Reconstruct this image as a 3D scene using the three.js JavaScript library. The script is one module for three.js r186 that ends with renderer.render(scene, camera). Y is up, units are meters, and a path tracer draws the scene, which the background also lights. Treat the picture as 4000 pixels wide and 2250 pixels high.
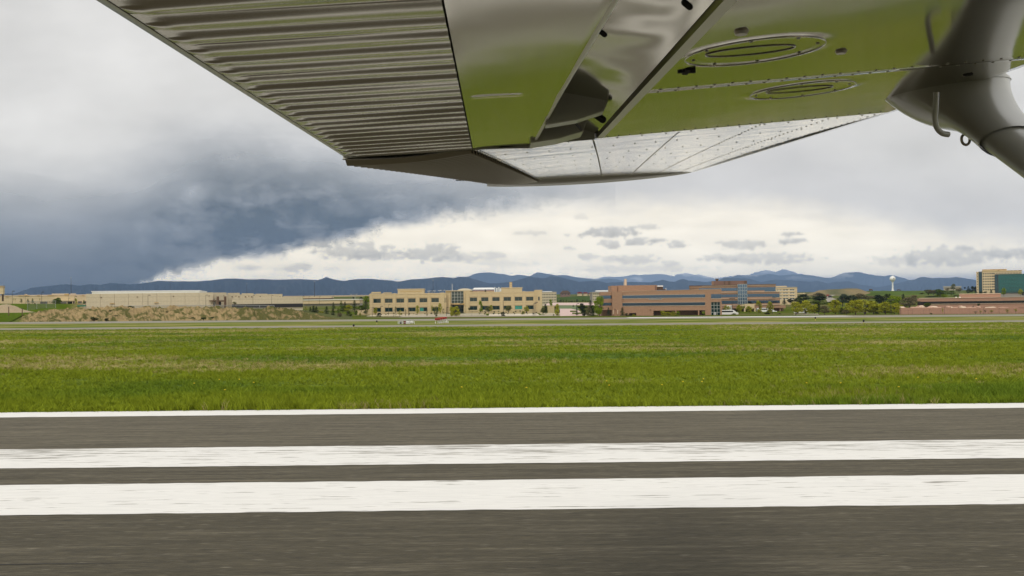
import * as THREE from 'three';
import { mergeGeometries, mergeVertices } from 'three/addons/utils/BufferGeometryUtils.js';

// ---------- camera, sky, sun, exposure ----------
const scene = new THREE.Scene();
const camera = new THREE.PerspectiveCamera(31.417, 16 / 9, 0.05, 150000);
camera.position.set(0, 2.05, 0);
camera.rotation.order = 'YXZ';
camera.rotation.set(0.014, -0.018, -0.0125);
camera.updateMatrixWorld(true);
const SUN = { intensity: 1.5, color: [1, 0.95, 0.86], from: [-0.2, 0.74, 0.64], soft: 40 };
const FOG = { color: [0.43, 0.635, 1.0], density: 5.4e-5 };
const EXPOSURE = 1.0;

const lerp = (a, b, t) => a + (b - a) * t, clamp = (x, a, b) => (x < a ? a : x > b ? b : x);
// seeded random numbers and noise
let rs = 12345;
const rnd = () => { rs = (rs + 0x6d2b79f5) | 0; let t = Math.imul(rs ^ (rs >>> 15), 1 | rs); t = (t + Math.imul(t ^ (t >>> 7), 61 | t)) ^ t; return ((t ^ (t >>> 14)) >>> 0) / 4294967296; };
const seed = (s) => { rs = s; };
const rr = (a, b) => a + (b - a) * rnd();
const PERM = new Uint8Array(512), GX = new Float32Array(256), GY = new Float32Array(256);
{ const p = [...Array(256).keys()]; for (let i = 255; i > 0; i--) { const j = Math.floor(rnd() * (i + 1)); [p[i], p[j]] = [p[j], p[i]]; } for (let i = 0; i < 512; i++) PERM[i] = p[i & 255]; for (let i = 0; i < 256; i++) { GX[i] = Math.cos(i * 2.39996); GY[i] = Math.sin(i * 2.39996); } }
function noise(x, y) {                       // about -0.7 .. 0.7
  const ix = Math.floor(x), iy = Math.floor(y), fx = x - ix, fy = y - iy, u = fx * fx * fx * (fx * (fx * 6 - 15) + 10), v = fy * fy * fy * (fy * (fy * 6 - 15) + 10);
  const X = ix & 255, Y = iy & 255, a = PERM[PERM[X] + Y], b = PERM[PERM[(X + 1) & 255] + Y], c = PERM[PERM[X] + ((Y + 1) & 255)], d = PERM[PERM[(X + 1) & 255] + ((Y + 1) & 255)];
  const n0 = GX[a] * fx + GY[a] * fy, n1 = GX[b] * (fx - 1) + GY[b] * fy, n2 = GX[c] * fx + GY[c] * (fy - 1), n3 = GX[d] * (fx - 1) + GY[d] * (fy - 1);
  return n0 + u * (n1 - n0) + v * (n2 + u * (n3 - n2) - n0 - u * (n1 - n0));
}
function fbm(x, y, o = 4, g = 0.5) { let s = 0, a = 1; for (let i = 0; i < o; i++) { s += a * noise(x, y); a *= g; x = x * 2.03 + 17.1; y = y * 2.03 - 9.7; } return s; }
const ss = (a, b, x) => { const t = clamp((x - a) / (b - a), 0, 1); return t * t * (3 - 2 * t); };
function curve(pts) { const n = pts.length, xs = new Float64Array(n), ys = new Float64Array(n); pts.forEach((p, i) => { xs[i] = p[0]; ys[i] = p[1]; }); return (x) => { if (x <= xs[0]) return ys[0]; for (let i = 1; i < n; i++) if (x <= xs[i]) return ys[i - 1] + (ys[i] - ys[i - 1]) * (x - xs[i - 1]) / (xs[i] - xs[i - 1]); return ys[n - 1]; }; }

// the sky: air and cloud, by bearing X (4000 units = a radian near the middle of the view) and height H above the horizon
function makeSky() {
  const W = 4096, Hh = 2048, data = new Float32Array(W * Hh * 4);
  const deckLow = curve([[-6000, 60], [-2500, -60], [300, 20], [520, 62], [640, 135], [800, 165], [1050, 205], [1290, 245], [1500, 300], [1750, 338], [2100, 360], [2500, 368], [3000, 352], [3300, 310], [3600, 245], [4000, 205], [5000, 150], [7000, 60], [12000, 40]]);
  const cumulus = [[2380, 910, 100, 24, .8], [2497, 945, 52, 17, .75], [2575, 939, 36, 8, .7], [2644, 957, 44, 13, .7], [2388, 955, 45, 16, .65], [2528, 887, 46, 11, .55], [2272, 848, 26, 12, .3], [2078, 911, 56, 10, .4], [2225, 918, 18, 6, .5], [2228, 970, 24, 8, .45],
    [2303, 1004, 36, 16, .55], [2388, 1012, 40, 14, .5], [2489, 1016, 72, 20, .55], [2613, 1030, 30, 14, .5], [2900, 957, 86, 22, .6], [3095, 913, 44, 10, .7], [3095, 943, 50, 13, .75], [2815, 1008, 76, 15, .55], [3000, 1013, 165, 24, .55], [3500, 1020, 90, 24, .4], [3720, 1006, 190, 40, .6], [3770, 968, 40, 9, .5], [3940, 992, 90, 18, .65], [4150, 990, 160, 50, .6],
    [1382, 984, 132, 34, .7], [1500, 1000, 110, 22, .6], [1693, 992, 105, 38, .7], [1800, 1010, 60, 18, .5], [1165, 1046, 66, 17, .6], [963, 1046, 46, 12, .55], [1918, 1000, 52, 18, .5], [1310, 1050, 60, 8, .3], [1980, 1030, 120, 14, .3], [2500, 1050, 250, 14, .3]].map(([x, y, a, b, k]) => [x, 1181 - 0.0125 * (x - 2000) - y, a, b, k]);
  const flat = (v, t) => v.map((c) => c * t);
  const cream = [1.05, 0.975, 0.83];
  for (let r = 0; r < Hh; r++) {
    const el = ((r + 0.5) / Hh - 0.5) * Math.PI, sy = Math.sin(el), cy = Math.cos(el);
    for (let c = 0; c < W; c++) {
      const a = ((c + 0.5) / W - 0.5) * 2 * Math.PI, dx = Math.cos(a) * cy, dz = Math.sin(a) * cy, o = (r * W + c) * 4;
      let out;
      if (el < -0.01) out = [0.3, 0.31, 0.28];
      else {
        let az = Math.atan2(dx, -dz) - 0.018; if (az > Math.PI) az -= 2 * Math.PI;
        const near = Math.abs(az) < 0.7, X = 2000 + 4000 * (near ? Math.tan(az) : Math.sign(az) * (Math.tan(0.7) + (Math.abs(az) - 0.7) * 1.71)), H = near ? 4000 * Math.tan(Math.min(el, 1.2)) / Math.cos(az) : 4000 * Math.tan(Math.min(el, 1.2)) / 0.765;
        const up = ss(0.1, 1.1, el), det = near && el < 0.5;
        const n1 = fbm(X * 0.0011 + 5, H * 0.0019, det ? 5 : 2), n2 = fbm(X * 0.0031 - 40, H * 0.0075 + 11, det ? 5 : 2);
        // overcast deck, brighter overhead
        const k = lerp(0.70, 0.98, up) * (1 + 0.17 * n1 + 0.06 * n2);
        out = [k, k * 0.985, k * 0.955];
        // bright gap under the deck to the west
        const wx = X + 60 * n2, low = deckLow(wx) + 26 * fbm(X * 0.006, H * 0.012 + 3, det ? 5 : 2), soft = lerp(40, 95, ss(1500, 2300, X));
        const gap = (1 - ss(low - soft * 0.55, low + soft * 0.9, H)) * (1 - ss(5200, 9000, Math.abs(X - 2000)) * 0.75);
        const warm = lerp(0.93, 1.0, ss(25, 130, H)) * (1 - 0.13 * ss(3000, 4000, X) * (1 - ss(60, 190, H))) * (1 + 0.07 * n2 + 0.09 * fbm(X * 0.0045 + 60, H * 0.022, det ? 4 : 2));
        for (let i = 0; i < 3; i++) out[i] = lerp(out[i], cream[i] * warm, gap);
        // shadow side of the deck above the gap
        const belly = Math.exp(-(((H - low - 130) / 130) ** 2)) * ss(1500, 2600, X) * 0.10;
        out = [out[0] * (1 - belly), out[1] * (1 - belly), out[2] * (1 - belly * 0.85)];
        // storm to the left
        const sTop = lerp(330, 500, ss(200, 900, X)) - 200 * ss(1000, 2300, X), st = ss(sTop + 380, sTop - 260, H + 90 * n1 + 40 * n2) * (1 - ss(1500, 2700, X + 300 * n1)) * ss(-5200, -2200, X) * (1 - gap);
        const dark = [0.335, 0.375, 0.44];
        for (let i = 0; i < 3; i++) out[i] = lerp(out[i], dark[i] * (1 + 0.25 * n2 + 0.15 * n1), st * 0.93);
        // small clouds
        if (near && H < 420) for (const [cx, ch, ca, cb, ck] of cumulus) {
          const ex = (X - cx) / (ca * 1.25), ey = (H - ch) / (cb * 1.25); if (ex * ex + ey * ey > 2.2) continue;
          const bumps = fbm(X * 0.024 + cx, H * 0.058 + ch, 5, 0.66) * 1.15, base = ey < 0 ? ey * 1.3 : ey, m = ss(0.95, 0.42, ex * ex + base * base + bumps * 0.9) * ck;
          const lit = 0.44 + 0.16 * ss(-0.8, 1, ey) + 0.10 * bumps;
          out = [lerp(out[0], lit * 0.98, m), lerp(out[1], lit * 0.965, m), lerp(out[2], lit * 0.93, m)];
        }
      }
      if (el > 0) {      // the sky behind the haze: what the air takes away before it reaches the ground
        const through = Math.exp(-FOG.density * Math.min(40000, 800 / Math.tan(el)));
        for (let i = 0; i < 3; i++) out[i] = Math.max(out[i], (out[i] - 0.36 * FOG.color[i] * (1 - through)) / Math.max(through, 0.15));
      }
      data[o] = out[0]; data[o + 1] = out[1]; data[o + 2] = out[2]; data[o + 3] = 1;
    }
  }
  const t = new THREE.DataTexture(data, W, Hh, THREE.RGBAFormat, THREE.FloatType);
  t.mapping = THREE.EquirectangularReflectionMapping; t.magFilter = t.minFilter = THREE.LinearFilter; t.needsUpdate = true;
  return t;
}
const skyTexture = makeSky();
scene.background = skyTexture;
scene.environment = skyTexture;
scene.fog = new THREE.FogExp2(new THREE.Color().setRGB(...FOG.color), FOG.density);
const sun = new THREE.DirectionalLight(new THREE.Color().setRGB(...SUN.color), SUN.intensity);
sun.name = 'sun'; sun.position.set(...SUN.from).multiplyScalar(100); sun.castShadow = true; sun.shadow.radius = SUN.soft;
Object.assign(sun.shadow.camera, { left: -40, right: 40, top: 40, bottom: -40, near: 1, far: 300 });
scene.add(sun);

// ---------- helpers ----------
const V = (x, y, z) => new THREE.Vector3(x, y, z);
const camQ = camera.quaternion;
const ray = (px, py) => V((px - 2000) / 4000, -(py - 1125) / 4000, -1).applyQuaternion(camQ);
const at = (px, py, d) => { const r = ray(px, py); return r.multiplyScalar(d / -r.z).add(camera.position); };   // photo pixel + distance -> point
const crops = { 0: [0, 0, 1], 1: [0, 1040, .31056], 2: [700, 1040, .31056], 3: [1400, 1040, .31056], 4: [2100, 1040, .23292], 5: [2600, 1040, .23292], 6: [3100, 1040, .23292], 7: [3500, 1000, .1941] };
const px = (c, x, y) => { const [a, b, s] = crops[c]; return [a + x * s, b + y * s]; };
const pat = (c, x, y, d) => at(...px(c, x, y), d);

const used = {};
function numbered(name) { const n = used[name] = (used[name] ?? -1) + 1; return n ? `${name}_${String(n).padStart(3, '0')}` : name; }
function tag(o, label, category, group, kind) { o.userData = { label, category }; if (group) o.userData.group = group; if (kind) { o.userData.kind = kind; } return o; }
function thing(name, label, category, pos, group) { const o = new THREE.Group(); o.name = numbered(name); o.position.copy(pos); scene.add(o); return tag(o, label, category, group); }
const merge = (g) => { g = (Array.isArray(g) ? g : [g]).flat(); if (g.length === 1) return g[0]; const ix = g.every((q) => q.index); return mergeGeometries(ix ? g : g.map((q) => (q.index ? q.toNonIndexed() : q))); };
function part(parent, name, geoms, mat, label) { const m = new THREE.Mesh(merge(geoms), mat); m.name = name; if (label) m.userData.label = label; parent.add(m); return m; }
function struct(name, geoms, mat, label, category) { const m = new THREE.Mesh(merge(geoms), mat); m.name = numbered(name); m.userData = { kind: 'structure' }; if (label) { m.userData.label = label; m.userData.category = category; } scene.add(m); return m; }
function copy(src, pos, label, group) { const c = src.clone(); c.name = numbered(src.name.replace(/_\d{3}$/, '')); c.position.copy(pos); c.userData = { ...src.userData }; if (label) c.userData.label = label; if (group) c.userData.group = group; scene.add(c); return c; }

function metric(g) {        // uv in metres
  const p = g.attributes.position, n = g.attributes.normal, uv = new Float32Array(p.count * 2);
  for (let i = 0; i < p.count; i++) { const ax = Math.abs(n.getX(i)), ay = Math.abs(n.getY(i)), az = Math.abs(n.getZ(i)); if (ay > ax && ay > az) { uv[2 * i] = p.getX(i); uv[2 * i + 1] = p.getZ(i); } else if (ax > az) { uv[2 * i] = p.getZ(i); uv[2 * i + 1] = p.getY(i); } else { uv[2 * i] = p.getX(i); uv[2 * i + 1] = p.getY(i); } }
  g.setAttribute('uv', new THREE.BufferAttribute(uv, 2)); return g;
}
const box = (x0, x1, y0, y1, z0, z1) => metric(new THREE.BoxGeometry(Math.abs(x1 - x0), Math.abs(y1 - y0), Math.abs(z1 - z0)).translate((x0 + x1) / 2, (y0 + y1) / 2, (z0 + z1) / 2));
const cyl = (r0, r1, y0, y1, n = 8, x = 0, z = 0) => new THREE.CylinderGeometry(r1, r0, y1 - y0, n).translate(x, (y0 + y1) / 2, z);
function tube(points, r, n = 8, seg = 24) { return new THREE.TubeGeometry(new THREE.CatmullRomCurve3(points), seg, r, n); }
function grid(nu, nv, f, color) {      // f(u, v) -> [x, y, z]; smooth surface; color(u, v, p) -> [r, g, b]
  const pos = [], col = [], uv = [], idx = [];
  for (let j = 0; j <= nv; j++) for (let i = 0; i <= nu; i++) { const p = f(i / nu, j / nv, i, j); pos.push(p[0], p[1], p[2]); uv.push(p[3] ?? i / nu, p[4] ?? j / nv); if (color) col.push(...color(i / nu, j / nv, p)); }
  for (let j = 0; j < nv; j++) for (let i = 0; i < nu; i++) { const a = j * (nu + 1) + i, b = a + 1, c = a + nu + 1, d = c + 1; idx.push(a, b, d, a, d, c); }
  const g = new THREE.BufferGeometry(); g.setAttribute('position', new THREE.Float32BufferAttribute(pos, 3)); g.setAttribute('uv', new THREE.Float32BufferAttribute(uv, 2)); if (color) g.setAttribute('color', new THREE.Float32BufferAttribute(col, 3)); g.setIndex(idx); g.computeVertexNormals(); return g;
}
const toByte = (l) => { const s = l <= 0.0031308 ? l * 12.92 : 1.055 * Math.pow(l, 1 / 2.4) - 0.055; return clamp(Math.round(s * 255), 0, 255); };
function tex(w, h, f, { repeat, data = false, mirror = false } = {}) {
  const a = new Uint8Array(w * h * 4);
  for (let y = 0; y < h; y++) for (let x = 0; x < w; x++) { const c = f((x + 0.5) / w, (y + 0.5) / h, x, y), o = (y * w + x) * 4; if (data) { a[o] = a[o + 1] = a[o + 2] = clamp(c * 255, 0, 255); a[o + 3] = 255; } else { a[o] = toByte(c[0]); a[o + 1] = toByte(c[1]); a[o + 2] = toByte(c[2]); a[o + 3] = c.length > 3 ? clamp(c[3] * 255, 0, 255) : 255; } }
  const t = new THREE.DataTexture(a, w, h); t.wrapS = t.wrapT = mirror ? THREE.MirroredRepeatWrapping : THREE.RepeatWrapping; t.magFilter = t.minFilter = THREE.LinearFilter; if (!data) t.colorSpace = THREE.SRGBColorSpace; if (repeat) t.repeat.set(...repeat); t.needsUpdate = true; return t;
}
const leafy = (r, g, b, o = {}) => { const m = new THREE.MeshPhysicalMaterial({ roughness: 1, specularIntensity: 0, ...o }); m.color.setRGB(r, g, b); return m; };
const mat = (r, g, b, o = {}) => { const m = new THREE.MeshStandardMaterial({ roughness: 0.85, ...o }); m.color.setRGB(r, g, b); return m; };
const phys = (r, g, b, o = {}) => { const m = new THREE.MeshPhysicalMaterial({ roughness: 0.5, ...o }); m.color.setRGB(r, g, b); return m; };

// ---------- ground ----------
const gProf = curve([[-400, 0], [19.85, 0], [30, -0.1], [112, -0.55], [121, -0.55], [212, -1.61], [238, -1.64], [300, -2.45], [350, -3.05], [395, -3.2], [432, -2.6], [520, -1.8], [700, 0.2], [1000, 3.4], [1500, 9.5], [2200, 18.5], [3000, 6], [5000, -30], [60000, -60]]);
const gKnots = [19.85, 30, 112, 121, 212, 238, 300, 350, 395, 432, 520, 700, 1000, 1500, 2200, 3000, 5000, 60000];
const G = (x, d) => gProf(d) - 0.005 * clamp(x, -600, 600);
// rows by distance, columns by x, following G; rows fall on the knots so that sheets lie flush
function groundSheet(x0, x1, d0, d1, nx, nd, lift, uvf, colf) {
  const ds = [...new Set([...Array(nd + 1).keys()].map((i) => lerp(d0, d1, i / nd)).concat(gKnots.filter((k) => k > d0 && k < d1)))].sort((a, b) => a - b);
  return grid(nx, ds.length - 1, (u, v, i, j) => { const x = lerp(x0, x1, u), d = ds[ds.length - 1 - j]; const t = uvf ? uvf(x, d) : [x, d]; return [x, G(x, d) + lift, -d, t[0], t[1]]; }, colf && ((u, v, p) => colf(p[0], -p[2])));
}
// the wide ground
{
  const ds = [-400, -120, -30, 0, 10]; let d = 19.85; const all = new Set(ds);
  while (d < 60000) { all.add(d); d *= 1.035; } gKnots.forEach((k) => all.add(k)); all.add(60000);
  const rows = [...all].sort((a, b) => b - a), NX = 260;
  const g = grid(NX, rows.length - 1, (u, v, i, j) => {
    const dd = rows[j], w = Math.max(700, dd * 1.25), s = u * 2 - 1, x = w * s, bump = dd > 480 ? fbm(x * 0.004 + 3, dd * 0.004, 3) * Math.min(2.2, (dd - 480) * 0.006) : 0;
    return [x, G(x, dd) + bump, -dd, x / 9, dd / 9];
  }, (u, v, p) => {
    const x = p[0], dd = -p[2], n = fbm(x * 0.02, dd * 0.02, 4), green = [0.10, 0.135, 0.012], tan = [0.2, 0.165, 0.09], k = dd < 240 ? ss(0.1, 0.7, n) * 0.4 : ss(-0.35, 0.5, n + (dd > 2500 ? 0.25 : -0.1));
    return green.map((c, q) => lerp(c, tan[q], k));
  });
  const grain = tex(512, 512, (u, v) => { const k = 1 + 0.3 * noise(u * 32, v * 32) + 0.35 * noise(u * 128, v * 128); return [0.8 * k, 0.8 * k, 0.8 * k]; });
  struct('ground', g, leafy(1, 1, 1, { vertexColors: true, map: grain }));
}
// mown grass between the runway and the second runway
const dryAt = (x, d) => {          // share of dry stalks in the turf
  const a = fbm(x * 0.05 + 9, d * 0.085, 5, 0.6), b = fbm(x * 0.35, d * 0.5 + 40, 3);
  return clamp(ss(-0.02, 0.62, a + 0.28 * b + 0.2 * ss(26, 110, d) - 0.08 * ss(32, 20, d)) , 0, 1);
};
const pads = [[-16.6, 108.6, 9.5, 1.1], [37.5, 104.5, 4.2, 1.5], [54, 139, 8, 1.8], [14, 152, 6, 1.2]];      // bare soil round the markers
{
  const D0 = 19.7, D1 = 246, XW = 170;
  const map = tex(1536, 1024, (u, v) => {
    const x = lerp(-XW, XW, u), d = lerp(D0, D1, v), dry = dryAt(x, d), f = noise(x * 2.6, d * 3.4), t = fbm(x * 0.13, d * 0.16 - 5, 3), lush = ss(0.05, 0.5, fbm(x * 0.07 - 30, d * 0.11, 4));
    let c = [lerp(0.118, 0.08, lush), lerp(0.158, 0.128, lush), 0.026];
    c = c.map((q, i) => lerp(q, [0.33, 0.28, 0.115][i], dry * 0.8)); c = c.map((q) => q * (1 + 0.34 * f + 0.3 * t));
    let bare = 0; for (const [cx, cd, rx, rd] of pads) if (Math.abs(x - cx) < rx * 1.7 && Math.abs(d - cd) < rd * 1.7) bare = Math.max(bare, ss(1.25, 0.7, Math.hypot((x - cx) / rx, (d - cd) / rd) + 0.3 * noise(x * 0.7, d * 0.7)));
    for (const [e, w] of [[19.8, 0.5], [111, 1.4], [122, 1.4], [210.5, 2.5], [239.5, 2.5]]) if (Math.abs(d - e) < w + 1) bare = Math.max(bare, 0.7 * ss(w, 0, Math.abs(d - e) + 1.2 * noise(x * 0.25, d)));
    c = c.map((q, i) => lerp(q, [0.36, 0.30, 0.2][i] * (1 + 0.2 * f), bare));
    return c;
  }, { mirror: true });
  struct('grass_field', groundSheet(-260, 260, D0, D1, 120, 60, 0.006, (x, d) => [(x + XW) / (2 * XW), (d - D0) / (D1 - D0)]), leafy(1, 1, 1, { map }));
  // standing tufts, thinning with distance
  const blade = []; seed(7);
  for (let i = 0; i < 9; i++) {
    const a = rr(0, 6.28), h = rr(0.5, 1.0), w = rr(0.02, 0.035), ox = rr(-0.35, 0.35), oz = rr(-0.35, 0.35), lean = rr(0.1, 0.5), la = rr(0, 6.28), c = Math.cos(a) * w, s = Math.sin(a) * w, lx = Math.cos(la) * lean, lz = Math.sin(la) * lean;
    const p = [ox - c, 0, oz - s, ox + c, 0, oz + s, ox + lx * .4 + c * .7, h * .62, oz + lz * .4 + s * .7, ox + lx * .4 - c * .7, h * .62, oz + lz * .4 - s * .7, ox + lx, h, oz + lz];
    const g = new THREE.BufferGeometry(); g.setAttribute('position', new THREE.Float32BufferAttribute(p, 3)); g.setIndex([0, 1, 2, 0, 2, 3, 3, 2, 4]); g.computeVertexNormals(); blade.push(g);
  }
  const spots = []; seed(11);
  const band = (d0, d1, per) => { const n = Math.round((d1 - d0) * ((d0 + d1) / 2 * 1.16 + 8) * per); for (let i = 0; i < n; i++) { const d = Math.sqrt(rr(d0 * d0, d1 * d1)), x = rr(-1, 1) * (d * 0.58 + 4); spots.push([x, d]); } };
  band(19.8, 20.25, 150); band(19.88, 26, 75); band(26, 36, 44); band(36, 52, 22); band(52, 80, 9); band(80, 110.5, 5);
  const im = new THREE.InstancedMesh(mergeGeometries(blade), leafy(1, 1, 1, { side: THREE.DoubleSide }), spots.length), m = new THREE.Matrix4(), q = new THREE.Quaternion(), col = new THREE.Color(); seed(13);
  spots.forEach(([x, d], i) => {
    const dry = dryAt(x, d), h = rr(0.07, 0.15) * (1 + 0.5 * ss(26, 20, d)) * (0.8 + 0.6 * (fbm(x * 0.3, d * 0.3, 2) + 0.3)) * (rnd() < 0.02 ? 1.6 : 1), w = rr(0.14, 0.24) * (1 + d / 90);
    m.compose(V(x, G(x, d), -d), q.setFromAxisAngle(V(0, 1, 0), rr(0, 6.28)), V(w, h, w)); im.setMatrixAt(i, m);
    const k = rr(0.75, 1.25), lush = ss(0.05, 0.5, fbm(x * 0.07 - 30, d * 0.11, 4)), tan = rnd() < dry * 0.5;
    if (tan) col.setRGB(0.33 * k, 0.285 * k, 0.11 * k); else col.setRGB(lerp(0.21, 0.135, lush) * k, lerp(0.255, 0.20, lush) * k, 0.020 * k);
    im.setColorAt(i, col);
  });
  im.name = 'grass'; tag(im, 'mown green turf with dry stalks between the runways', 'grass', null, 'stuff'); scene.add(im);
}
// the runway under the aircraft
const asphaltTone = (x, d) => {
  const f = fbm(x * 6, d * 42, 3, 0.75), m = fbm(x * 1.3 + 30, d * 14, 3, .6), l = noise(x * 0.12, d * 1.1 + 8), sp = ss(0.28, 0.6, noise(x * 5 + 70, d * 36)), k = 1 + 0.50 * f + 0.20 * m + 0.10 * l;
  const rubberShade = ss(-0.5, 0.5, 0.55 * fbm(x * 0.6 - 20, d * 9, 3, .65) + (d < 10.2 ? 0.34 : d < 13 ? 0.16 : -0.06));  // streaky rubber tone; darker near the aircraft, its shade painted into the colour
  const c = [0.120, 0.103, 0.068].map((q, i) => lerp(q, [0.052, 0.0435, 0.024][i], rubberShade) * k);
  return c.map((q, i) => lerp(q, [0.22, 0.195, 0.145][i], sp * 0.5));
};
{
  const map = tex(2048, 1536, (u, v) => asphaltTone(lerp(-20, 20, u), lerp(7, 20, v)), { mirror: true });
  const bump = tex(512, 512, (u, v) => 0.5 + 0.5 * noise(u * 128, v * 128) + 0.2 * noise(u * 45, v * 45), { data: true });
  bump.repeat.set(16, 8);
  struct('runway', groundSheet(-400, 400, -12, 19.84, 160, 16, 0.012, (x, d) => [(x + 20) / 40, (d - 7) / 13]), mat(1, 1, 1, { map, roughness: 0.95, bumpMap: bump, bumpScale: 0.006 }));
  const paint = (name, d0, d1, worn, seedy) => {
    const m = tex(2048, 256, (u, v) => {
      const x = lerp(-20, 20, u), d = lerp(d0, d1, v), s = fbm(x * 0.9 + seedy, d * 13, 5, 0.62), fine = fbm(x * 3.0, d * 40 + seedy, 3, 0.6), edge = Math.min(v, 1 - v) * (d1 - d0), w = worn(v, x);
      const bare = clamp(ss(0.58 - w, 0.95 - w, s + 0.45 * fine) + ss(0.016, 0.0, edge + 0.05 * noise(x * 3, d0 * 7)), 0, 1);
      const k = 0.985 + 0.07 * fine + 0.10 * s, c = [0.75 * k, 0.735 * k, 0.695 * k], a = bare > 0.01 ? asphaltTone(x, d) : c;
      return c.map((q, i) => lerp(q, a[i] * 1.15, bare * 0.75));
    }, { mirror: true });
    struct(name, groundSheet(-400, 400, d0, d1, 80, 1, 0.016, (x, d) => [(x + 20) / 40, (d - d0) / (d1 - d0)]), mat(1, 1, 1, { map: m, roughness: 0.75 }));
  };
  paint('edge_stripe', 18.93, 19.82, (v) => 0.02 + 0.12 * ss(0.3, 0, v), 3);
  paint('threshold_stripe', 12.98, 14.72, (v, x) => 0.24 + 0.42 * ss(0.25, 0.6, v) * (0.8 + fbm(x * 0.2, 5, 2)), 21);
  paint('threshold_stripe', 10.08, 11.79, () => 0.18, 47);
  // a joint in the asphalt that has opened and was sealed with tar
  struct('pavement_crack', grid(120, 2, (u, v) => { const x = lerp(-12, -2.2, u), w = 0.02 * (0.5 + 0.6 * Math.abs(noise(u * 40, 1)) + 0.2) * ss(1.0, 0.75, u) * ss(1, 0.0, v * 0), d = 8.17 + 0.012 * noise(u * 25, 7) + (v - 0.5) * -2 * w; return [x, G(x, d) + 0.0165, -d]; }), mat(0.03, 0.028, 0.024, { roughness: 0.95 }));
}
// taxiway, second runway with its painted block, parking areas
{
  const pave = (r, g, b) => tex(1024, 256, (u, v) => { const k = 1 + 0.16 * fbm(u * 40, v * 12, 4) + 0.16 * noise(u * 300, v * 60); return [r * k, g * k, b * k]; });
  const uvS = (x, d) => [x / 60, d / 12];
  struct('taxiway', groundSheet(-260, 260, 112, 121, 40, 2, 0.02, uvS), mat(1, 1, 1, { map: pave(0.23, 0.21, 0.15), roughness: 0.9 }));
  struct('second_runway', groundSheet(-260, 260, 212, 238, 40, 4, 0.02, uvS), mat(1, 1, 1, { map: pave(0.24, 0.22, 0.165), roughness: 0.9 }));
  struct('aiming_point_marking', groundSheet(30.5, 81, 229, 236.3, 6, 1, 0.026), mat(0.82, 0.81, 0.78, { roughness: 0.7 }));
}
// ---------- soil bank and terrace under the warehouses ----------
{
  const topY = curve([[-700, 1216], [40, 1251], [90, 1236], [155, 1217], [264, 1208], [340, 1203], [820, 1203], [1075, 1206], [1150, 1217], [1250, 1231], [1340, 1248]]);
  const NX = 420, ds = []; for (let d = 245; d < 276; d += 0.9) ds.push(d); for (let d = 276; d < 470; d += 10) ds.push(d); ds.push(480);
  const rows = ds.slice().reverse();
  const gap = (u) => lerp(-760, 1400, u);
  const hgt = (X, d) => {
    const P = at(X, topY(X), 272), base = G(P.x / 272 * d, d); let top = Math.max(P.y, base - 0.3);
    const lawn = ss(90, 20, X); if (X < 340) top = lerp(top, Math.max(top, at(X, 1187, 450).y), ss(276, 430, d));
    const s = lerp(ss(247, 271, d), ss(250, 420, d), lawn), k = 1 - ss(472, 480, d), edge = ss(-760, -500, X) * ss(1400, 1330, X);
    const x = P.x / 272 * d, rough = (fbm(x * 0.22, d * 0.22, 5, 0.7) * 1.35 + Math.abs(fbm(x * 0.6, d * 0.5, 3)) * 0.5 - 0.15) * ss(246, 252, d) * ss(280, 268, d) * (1 - lawn) * ss(1.0, 3, 1 + top - base);
    return [x, lerp(base - 0.25, top, s * k * edge) + rough - 0.05, -d];
  };
  const g = grid(NX, rows.length - 1, (u, v, i, j) => { const p = hgt(gap(u), rows[j]); return [...p, p[0] / 5, -p[2] / 5]; }, (u, v, p) => {
    const X = gap(u), d = -p[2], n = fbm(p[0] * 0.35, d * 0.35, 4, 0.6), dirt = [0.40, 0.295, 0.15], weed = [0.12, 0.115, 0.04], lawn = [0.09, 0.135, 0.012], pale = [0.36, 0.32, 0.25];
    let c = dirt.map((q, i) => lerp(q * (1 + 0.5 * n), weed[i], ss(-0.08, 0.22, n + 0.5 * fbm(p[0] * 1.1, d * 0.9, 2) + 0.35 * ss(860, 1000, X))));
    const onLawn = Math.max(ss(110, 40, X + 60 * n), ss(340, 250, X) * ss(274, 280, d)), high = ss(272, 276, d) * ss(300, 360, X);
    c = c.map((q, i) => lerp(q, (X > 850 && d < 300) || X > 1150 ? [0.12, 0.13, 0.05][i] : pale[i], high)); return c.map((q, i) => lerp(q, lawn[i] * (1 + 0.25 * n), onLawn));
  });
  const grain = tex(512, 512, (u, v) => { const k = 0.86 * (1 + 0.5 * fbm(u * 24, v * 24, 3) + 0.35 * noise(u * 90, v * 90)); return [k, k, k]; });
  struct('dirt_bank', g, leafy(1, 1, 1, { vertexColors: true, map: grain }));
  // small heap of soil at the left edge
  const c = pat(1, 40, 562, 288);
  struct('soil_heap', grid(40, 24, (u, v) => { const a = (u * 2 - 1), b = v * 2 - 1, r = Math.hypot(a, b * 0.9); const h = 2.1 * ss(1, 0.1, r + 0.18 * fbm(a * 3, b * 3, 3)) * (1 + 0.25 * fbm(a * 6, b * 6 + 4, 3)); return [c.x + a * 8, c.y + h - 0.5, c.z - b * 7, a * 2, b * 2]; }), mat(0.4, 0.31, 0.19, { map: grain, roughness: 1 }));
}
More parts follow.
